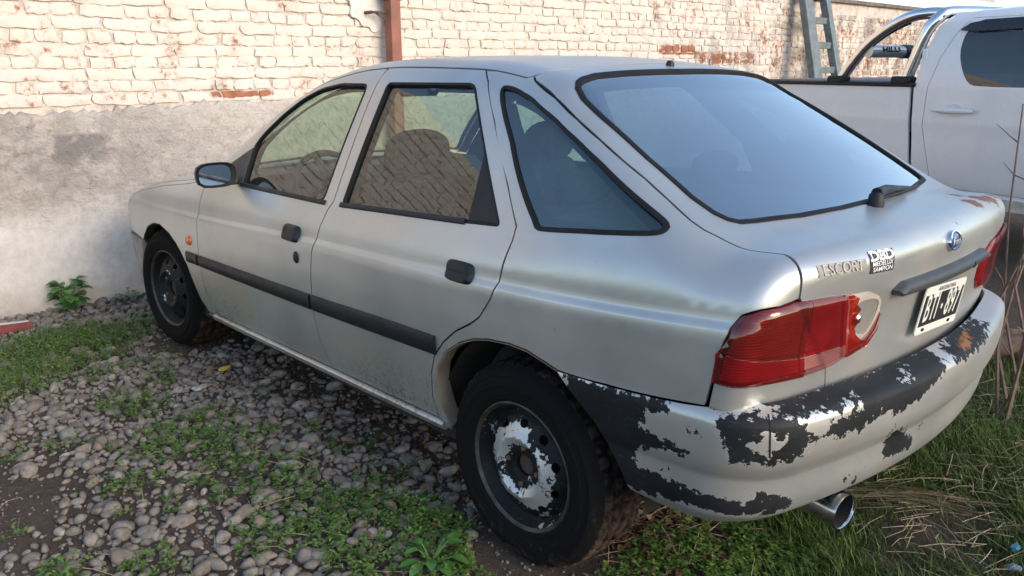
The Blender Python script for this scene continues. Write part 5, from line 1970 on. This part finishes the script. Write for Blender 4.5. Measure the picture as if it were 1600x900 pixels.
    ty = mesh('tyre', V, F, M['tyre'], wheel, True, attrs={'mud': mud.reshape(-1)}, angle=35)
    wheel.scale = (1.07, 1.0, 1.07)
    wheel.location = (cx, cy * (-1 if mir else 1), cz)
    wheel.rotation_euler = (0, 0.4 * seed, steer + (math.pi if mir else 0))
    # keep the flat of the tyre on the ground: the spin only turns the face pattern
    ty.rotation_euler = (0, -0.4 * seed, 0)
    return wheel


make_wheel(.014, .800, .266, .304, 0, False, 1, False)
make_wheel(0, .800, .272, .302, 0, True, 2, False)
make_wheel(2.525, .795, .298, .296, math.radians(4), False, 3, True)
make_wheel(2.525, .795, .298, .296, math.radians(4), True, 4, True)

# ---- door mirrors
for mir in (False, True):
    nu, nv = 20, 9
    G = np.zeros((nv, nu, 3))
    for j in range(nv):
        t = j / (nv - 1)           # 0 at the rear rim, 1 at the front of the shell
        s = math.sqrt(max(0, 1 - (t * .96) ** 2.6))
        for i in range(nu):
            a = 2 * math.pi * i / nu
            c, d = math.cos(a), math.sin(a)
            e = (abs(c) ** 3.4 + abs(d) ** 3.4) ** (-1 / 3.4)
            G[j, i] = (1.70 + .085 * t, .868 + .084 * e * c * s - .012 * t, .940 + .050 * e * d * s)
    V, F = lattice(np.transpose(G, (1, 0, 2)), close_u=True)
    fl = np.array([1, -1 if mir else 1, 1])
    V = V * fl
    mh = mesh('door_mirror', V, F, simple('mirror_shell', (.045, .040, .036), .55, var=.25), car, True, angle=60)
    rim = np.array([(1.703, .868 + (G[0, i, 1] - .868) * .80 + .004, .940 + (G[0, i, 2] - .940) * .80) for i in range(nu)]) * fl
    face = np.array([(1.697, .868 + (G[0, i, 1] - .868) * .98, .940 + (G[0, i, 2] - .940) * .98) for i in range(nu)]) * fl
    mesh('mirror_bezel', np.concatenate([V.reshape(nu, nv, 3)[:, 0], face, rim]), [(i, (i + 1) % nu, nu + (i + 1) % nu, nu + i) for i in range(nu)] + [(nu + i, nu + (i + 1) % nu, 2 * nu + (i + 1) % nu, 2 * nu + i) for i in range(nu)], M['seal'], mh, True, angle=40)
    mesh('mirror_glass', rim + np.array([.002, 0, 0]), [tuple(range(nu))], M['mirror'], mh, False)
    o = MB().box((1.735, .795 * (-1 if mir else 1), .915), (.06, .05, .045), bev=.012).build('mirror_arm', simple('grey_arm_plastic', (.07, .066, .062), .6), mh)

# ---- nose
fb_loop = np.array([(-.70, .515), (-.68, .36), (-.6, .27), (0, .25), (.6, .27), (.68, .36), (.70, .515), (.5, .53), (0, .535), (-.5, .53)])
panel('front_bumper', fb_loop, FRONT, simple('worn_front_bumper', (.30, .28, .26), .55, var=.3), car, grid=.05, off=.03, flange=.08)
for mir in (False, True):
    panel('front_bumper_end', np.array([(2.81, .50), (2.83, .44), (2.865, .36), (2.885, .27), (3.05, .26), (3.18, .30), (3.19, .50)]), SIDE, simple('front_bumper_grey', (.26, .24, .22), .6, var=.35), car, grid=.03, off=.008, flange=.03, mirror=mir)
    panel('headlamp', rounded(np.array([(.38, .56), (.40, .69), (.66, .68), (.69, .57)]), 1), FRONT, make_glass('headlamp_glass', (.6, .6, .6), minr=.2), car, grid=.04, off=.006, flange=.03, mirror=mir)
panel('grille', rounded(np.array([(-.34, .57), (-.32, .66), (.32, .66), (.34, .57)]), 1), FRONT, M['trim'], car, grid=.04, off=.003, flange=.03)
panel('nose_panel', np.array([(-.70, .54), (-.66, .695), (-.3, .73), (.3, .73), (.66, .695), (.70, .54)]), FRONT, M['paint'], car, grid=.05, off=-.002, flange=.04)
# torn plastic hanging inside the front arch
MB().tube([(2.80, .79, .50), (2.77, .77, .46), (2.79, .78, .41), (2.75, .77, .37)], [.012, .010, .012, .006], 6).tube([(2.80, .80, .42), (2.835, .80, .33), (2.86, .79, .27)], [.012, .014, .01], 6).build('torn_arch_liner', M['trim'], car)

# ---- cabin
def cushion(name, c, s, M4, mat, parent, p=3.2, n=18, m=12):
    G = np.zeros((n, m, 3))
    for i in range(n):
        a = 2 * math.pi * i / n
        for j in range(m):
            b = -math.pi / 2 + math.pi * j / (m - 1)
            f = lambda v: math.copysign(abs(v) ** (2 / p), v)
            G[i, j] = (s[0] * f(math.cos(b)) * f(math.cos(a)), s[1] * f(math.cos(b)) * f(math.sin(a)), s[2] * f(math.sin(b)))
    V, F = lattice(G, close_u=True)
    R3 = np.array(M4)[:3, :3]
    return mesh(name, V @ R3.T + np.array(c), F, mat, parent, True)


for sgn in (1, -1):
    tilt = Matrix.Rotation(math.radians(-18), 4, 'Y')
    st = cushion('front_seat', (1.15, .36 * sgn, .70), (.085, .235, .30), tilt, M['cloth'], car)
    cushion('headrest', (1.045, .36 * sgn, 1.035), (.06, .145, .095), tilt, M['cloth'], st, 2.6)
    cushion('seat_cushion', (1.42, .36 * sgn, .47), (.26, .24, .085), Matrix.Rotation(math.radians(8), 4, 'Y'), M['cloth'], st)
rs_ = cushion('rear_seat', (.30, 0, .70), (.08, .62, .27), Matrix.Rotation(math.radians(-22), 4, 'Y'), M['cloth'], car, 5)
cushion('seat_cushion', (.52, 0, .46), (.25, .62, .09), Matrix.Identity(4), M['cloth'], rs_, 5)
for sgn in (1, -1):
    cushion('headrest', (.195, .36 * sgn, 1.0), (.05, .125, .055), Matrix.Rotation(math.radians(-22), 4, 'Y'), M['cloth'], rs_, 2.6)
MB().box((-.13, 0, .915), (.62, 1.08, .018), bev=.006).build('parcel_shelf', M['shelf'], car)
MB().box((1.95, 0, .80), (.34, 1.36, .20), bev=.06).build('dashboard', M['dash'], car)
sw = MB()
ctr = Vector((1.66, .36, .83)); rot = Matrix.Rotation(math.radians(-62), 3, 'Y')
pts = [tuple(ctr + rot @ Vector((.18 * math.cos(a), .18 * math.sin(a), 0))) for a in np.linspace(0, 2 * math.pi, 29)]
sw.tube(pts, .014, 8, cap=False)
for a in (0.2, math.pi - .2, -math.pi / 2):
    sw.tube([tuple(ctr), tuple(ctr + rot @ Vector((.175 * math.cos(a), .175 * math.sin(a), 0)))], .014, 6)
sw.tube([tuple(ctr), tuple(ctr + Vector((.25, 0, -.12)))], .03, 8)
sw.build('steering_wheel', M['dash'], car)
MB().box((1.47, .02, 1.262), (.03, .21, .062), bev=.012).tube([(1.475, .02, 1.28), (1.51, .02, 1.325)], .007, 6).build('interior_mirror', M['dash'], car)
panel('headlining', offset_loop(roof_loop, .07), TOP, M['lining'], car, grid=.06, off=-.03, flange=0)
MB().box((1.05, 0, .33), (1.9, 1.36, .03)).build('cabin_floor', M['cloth'], car, smooth=False)


# ------------------------------------------------------------------ white pickup parked beyond the hatchback
truck = empty('pickup_truck', (1.17, -4.5, 0), math.radians(-14))
tag(truck, 'white double cab pickup with chrome sports bar and grey bed cover', 'pickup')


def flank(x, z):
    low = -.012 * ((z - .82) / .35) ** 2 - .035 * np.clip((.52 - z) / .15, 0, 1) ** 2 + .006 * np.exp(-((z - .93) / .05) ** 2)
    cab = -.16 * np.clip(z - 1.175, 0, 1) - .08 * np.clip(z - 1.175, 0, 1) ** 2
    rnd = -.25 * np.clip(z - 1.66, 0, 1) - 6.0 * np.clip(z - 1.66, 0, 1) ** 2
    return low + np.where(x < 0.02, cab + rnd, 0) - .05 * np.clip((x - 1.2) / .4, 0, 1) ** 2 - .10 * np.clip((-2.5 - x) / 1.2, 0, 1) ** 2


def lift_truck(q):
    q = np.asarray(q, float)
    P = np.stack([q[:, 0], flank(q[:, 0], q[:, 1]), q[:, 1]], 1)
    h = 1e-3
    gx_ = (flank(q[:, 0] + h, q[:, 1]) - flank(q[:, 0] - h, q[:, 1])) / (2 * h)
    gx_ = np.where(abs(q[:, 0] - .02) < .01, 0, gx_)
    gz_ = (flank(q[:, 0], q[:, 1] + h) - flank(q[:, 0], q[:, 1] - h)) / (2 * h)
    N = np.stack([-gx_, np.ones(len(q)), -gz_], 1)
    return P, N / np.linalg.norm(N, axis=1)[:, None]


def tpanel(name, loop, mat, parent, far, **kw):
    """near flank, or its mirror image on the far side (y -> -1.80 - y)"""
    loop = np.asarray(loop, float)
    gap = kw.pop('gap', 0); 
    if gap: loop = offset_loop(densify(loop, .05), gap)
    V, F, N, npl, P2 = skin_panel(loop, lift_truck, kw.get('holes', ()), kw.get('grid', .05), kw.get('off', 0), kw.get('flange', .02))
    if far:
        V = V * [1, -1, 1] + [0, -1.80, 0]; N = N * [1, -1, 1]; F = [f[::-1] for f in F]
    return mesh(name, V, F, mat, parent, True, N)


def arch_pts(cx, cz, r, a0, a1, n=14): return [(cx + r * math.cos(a), cz + r * math.sin(a)) for a in np.linspace(a0, a1, n)]


bed_side = [(-.004, 1.195), (1.54, 1.203), (1.58, 1.12), (1.58, .60), (1.25, .58)] + arch_pts(.86, .47, .40, .28, math.pi - .28) + [(.40, .55), (-.075, .54)]
rwin_t = rounded(np.array([(-.318, 1.55), (-.335, 1.605), (-.40, 1.634), (-1.03, 1.648), (-1.05, 1.20), (-.53, 1.202), (-.46, 1.222), (-.385, 1.315), (-.325, 1.44)]), 1)
fwin_t = rounded(np.array([(-1.16, 1.645), (-1.65, 1.62), (-1.90, 1.50), (-2.22, 1.24), (-2.20, 1.20), (-1.16, 1.20)]), 2)
rdoor_t = [(-.33, 1.690), (-.250, 1.58), (-.185, 1.40), (-.150, 1.20), (-.155, .90), (-.26, .52), (-.42, .45), (-1.10, .45), (-1.10, 1.695)]
fdoor_t = [(-1.116, 1.695), (-1.116, .45), (-2.16, .45), (-2.25, .60), (-2.29, 1.17), (-1.97, 1.49), (-1.72, 1.665)]
cabside = [(-.105, .54), (-.034, 1.19), (-.045, 1.45), (-.090, 1.64), (-.17, 1.735), (-1.0, 1.765), (-1.62, 1.75), (-1.80, 1.69), (-2.06, 1.48), (-2.36, 1.20), (-2.36, .46), (-.40, .40), (-.15, .42)]
for far in (False, True):
    bs = tpanel('bed_side', bed_side, M['white_paint'], truck, far, gap=.003)
    cs = tpanel('cab_side', cabside, M['white_paint'], truck, far, holes=[offset_loop(np.array(rdoor_t), -.003), offset_loop(np.array(fdoor_t), -.003)], grid=.05)
    for nm2, lp, hole in (('rear_door', rdoor_t, rwin_t), ('front_door', fdoor_t, fwin_t)):
        dr = tpanel(nm2, lp, M['white_paint'], truck, far, holes=[hole], gap=.003, off=.001, flange=.015)
        tpanel('window_pane', offset_loop(hole, -.004), M['tglass'], dr, far, off=-.002, flange=0)
        hx = -.40 if nm2 == 'rear_door' else -1.30
        G = np.zeros((15, 8, 3))
        for i in range(15):
            t = i / 14
            for j in range(8):
                a = 2 * math.pi * j / 8
                r_ = .017 * math.sin(math.pi * min(1, max(0, t * .9 + .05))) ** .4
                G[i, j] = (hx + (.165 - .33 * t), .028 + .016 * math.sin(math.pi * t) + r_ * math.cos(a) * .7, 1.026 + r_ * math.sin(a) * 1.25)
        V, F = lattice(np.transpose(G, (1, 0, 2)), close_u=True); F = list(F)
        if far: V = V * [1, -1, 1] + [0, -1.80, 0]
        mesh('door_handle', V, F, M['white_paint'], dr, True)
        cup = arch_pts(hx + .01, 1.05, .055, 0, 2 * math.pi, 18)[:-1]
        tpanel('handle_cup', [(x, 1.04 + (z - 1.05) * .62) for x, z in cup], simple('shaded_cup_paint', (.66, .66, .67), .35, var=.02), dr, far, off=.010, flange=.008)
        if nm2 == 'rear_door':
            vs = [(-.285, 1.600), (-.345, 1.645), (-.45, 1.662), (-1.06, 1.672), (-1.06, 1.60), (-.42, 1.588)]
            tpanel('rain_visor', vs, simple('smoked_visor', (.02, .024, .032), .25), dr, far, off=.022, flange=.02, grid=.05)
    tpanel('door_jamb', [(-.08, .50), (-.06, 1.18), (-2.30, 1.18), (-2.30, .48)], M['dark'], truck, far, off=-.03, flange=0)
    tpanel('sill', [(-.20, .40), (-.45, .43), (-2.2, .43), (-2.3, .36), (-.35, .33)], simple('sill_white', (.68, .68, .68), .4), truck, far, off=.02, flange=.06)
    # front wing
    tpanel('front_wing', [(-2.366, .50), (-2.366, 1.17), (-2.9, 1.13), (-3.45, 1.02), (-3.62, .80), (-3.58, .55), (-3.30, .52)] + arch_pts(-2.93, .42, .41, .25, math.pi - .25), M['white_paint'], truck, far, gap=.003)
cab = MB()
G = np.zeros((14, 12, 3))
for i, x in enumerate(np.linspace(-.16, -1.75, 14)):
    for j, t in enumerate(np.linspace(-1, 1, 12)):
        edge = flank(np.array([x]), np.array([1.725]))[0]
        zt = 1.80 - .03 * abs((x + .9) / .8) ** 2
        G[i, j] = (x, -.90 + t * (.90 + edge), zt - .075 * abs(t) ** 3.0)
V, F = lattice(G, flip=True)
mesh('cab_roof', V, F, M['white_paint'], truck)
MB().box((-.05, -.90, 1.02), (.05, 1.66, .9), bev=.01).build('cab_back', M['white_paint'], truck)
MB().box((-.06, -.90, 1.45), (.03, 1.35, .36), bev=.03).build('back_window', M['tglass'], truck)
MB().box((-1.2, -.90, .60), (2.2, 1.60, .30)).box((-.75, -.5, .98), (.20, .5, .55)).box((-.75, -1.3, .98), (.20, .5, .55)).box((-1.6, -.5, .98), (.18, .5, .6)).box((-1.6, -1.3, .98), (.18, .5, .6)).build('cabin_trim', M['dash'], truck, smooth=False)
G = np.zeros((6, 10, 3))
for i, s in enumerate(np.linspace(0, 1, 6)):
    for j, t in enumerate(np.linspace(-1, 1, 10)):
        G[i, j] = (-1.75 - .62 * s + .06 * t * t, -.90 + t * (.66 + .12 * s), 1.76 - .54 * s - .02 * t * t)
V, F = lattice(G, flip=True); mesh('windscreen', V, F, M['tglass'], truck)
G = np.zeros((8, 10, 3))
for i, s in enumerate(np.linspace(0, 1, 8)):
    for j, t in enumerate(np.linspace(-1, 1, 10)):
        G[i, j] = (-2.36 - 1.20 * s + .10 * t * t, -.90 + t * .86, 1.19 - .10 * s - .10 * s ** 4 - .04 * t ** 4)
V, F = lattice(G, flip=True); mesh('hood', V, F, M['white_paint'], truck)
MB().box((-3.55, -.90, .78), (.16, 1.66, .42), bev=.06).build('grille', M['trim'], truck)
MB().box((-3.62, -.90, .52), (.22, 1.74, .26), bev=.07).build('front_bumper', M['white_paint'], truck)
# bed
MB().box((.76, -.90, 1.218), (1.60, 1.66, .028), bev=.010).build('bed_cover', M['tonneau'], truck)
rail = MB().box((.755, -.022, 1.208), (1.60, .055, .034), bev=.008).box((.755, -1.778, 1.208), (1.60, .055, .034), bev=.008)
MB().box((.755, -.018, 1.206), (1.60, .05, .032), bev=.008).build('bed_rail', M['trim'], truck)
MB().box((.755, -1.782, 1.206), (1.60, .05, .032), bev=.008).build('bed_rail', M['trim'], truck)
MB().box((1.565, -.90, .89), (.05, 1.62, .62), bev=.015).build('tail_gate', M['white_paint'], truck)
MB().box((1.66, -.90, .55), (.18, 1.70, .16), bev=.04).build('rear_bumper', M['chrome'], truck)
MB().box((.75, -.90, .62), (1.55, 1.60, .12)).build('bed_floor', M['under'], truck, smooth=False)
MB().box((-1.0, -.90, .44), (4.9, .9, .16)).build('chassis', M['under'], truck, smooth=False)
for x, rr in ((.86, .38), (-2.93, .38)):
    for y, s in ((-.02, 1), (-1.78, -1)):
        w = MB().lathe([(.21, -.02 * s), (.24, .0), (.33, .0), (.37, -.03 * s), (.385, -.06 * s), (.385, -.20 * s), (.36, -.235 * s), (.24, -.24 * s)], 48, 'y', (0, 0, 0)).build('wheel', M['tyre'], truck)
        w.location = (x, y, .385)
        MB().lathe([(0, -.03 * s), (.05, -.025 * s), (.07, -.05 * s), (.18, -.04 * s), (.215, -.012 * s), (.225, -.03 * s)], 36, 'y').build('rim', M['steel'], w)
# sports bar
bar_root = []


def bez(pts, n=8):
    out = []
    P = [np.array(p, float) for p in pts]
    for i in range(len(P) - 1):
        p0 = P[max(i - 1, 0)]; p1 = P[i]; p2 = P[i + 1]; p3 = P[min(i + 2, len(P) - 1)]
        for k in range(n):
            t = k / n
            out.append(.5 * ((2 * p1) + (-p0 + p2) * t + (2 * p0 - 5 * p1 + 4 * p2 - p3) * t * t + (-p0 + 3 * p1 - 3 * p2 + p3) * t ** 3))
    out.append(P[-1]); return out


hoop = [(.075, -.07, 1.25), (.03, -.085, 1.42), (-.02, -.11, 1.60), (-.07, -.16, 1.70), (-.10, -.28, 1.745), (-.10, -.90, 1.755)]
hoop = hoop + [(x, -1.80 - y, z) for x, y, z in hoop[::-1][1:]]
ch = MB().tube(bez(hoop), .045, 16); sbar = ch.build('sports_bar', M['chrome'], truck)
for s in (0, 1):
    br = [(.69, -.07, 1.25), (.60, -.075, 1.375), (.47, -.08, 1.52), (.30, -.09, 1.64), (.14, -.11, 1.715), (.02, -.15, 1.738), (-.09, -.22, 1.735)]
    if s: br = [(x, -1.80 - y, z) for x, y, z in br]
    MB().tube(bez(br), .044, 16).build('brace', M['chrome'], sbar)
    MB().tube([(x + .004, y, z - .048) for x, y, z in bez(br)[14:34]], .012, 8).build('brace_pad', M['trim'], sbar)
    for x in (.705, .085):
        MB().box((x, -.045 if not s else -1.755, 1.238), (.17, .11, .062), bev=.014).build('foot', M['trim'], sbar)
MB().tube([(.46, -.07, 1.463), (.46, -1.73, 1.463)], .050, 20).build('cross_tube', M['tubesilver'], sbar)
MB().tube([(.46, -.50, 1.463), (.46, -.60, 1.463)], .057, 20).build('collar', M['trim'], sbar)


def tube_text2(U, Vv, Wv):
    # lettering faces the tail of the truck's near side, read from the left end of the tube
    a = Vv / .050 + .25
    r = .0562 + Wv
    return np.stack([.46 - r * np.cos(a), -.295 - U, 1.463 + r * np.sin(a)], 1)


letters('lettering', 'HILU', .058, tube_text2, M['seal'], sbar, .0006, bold=.0012, sx=1.75)
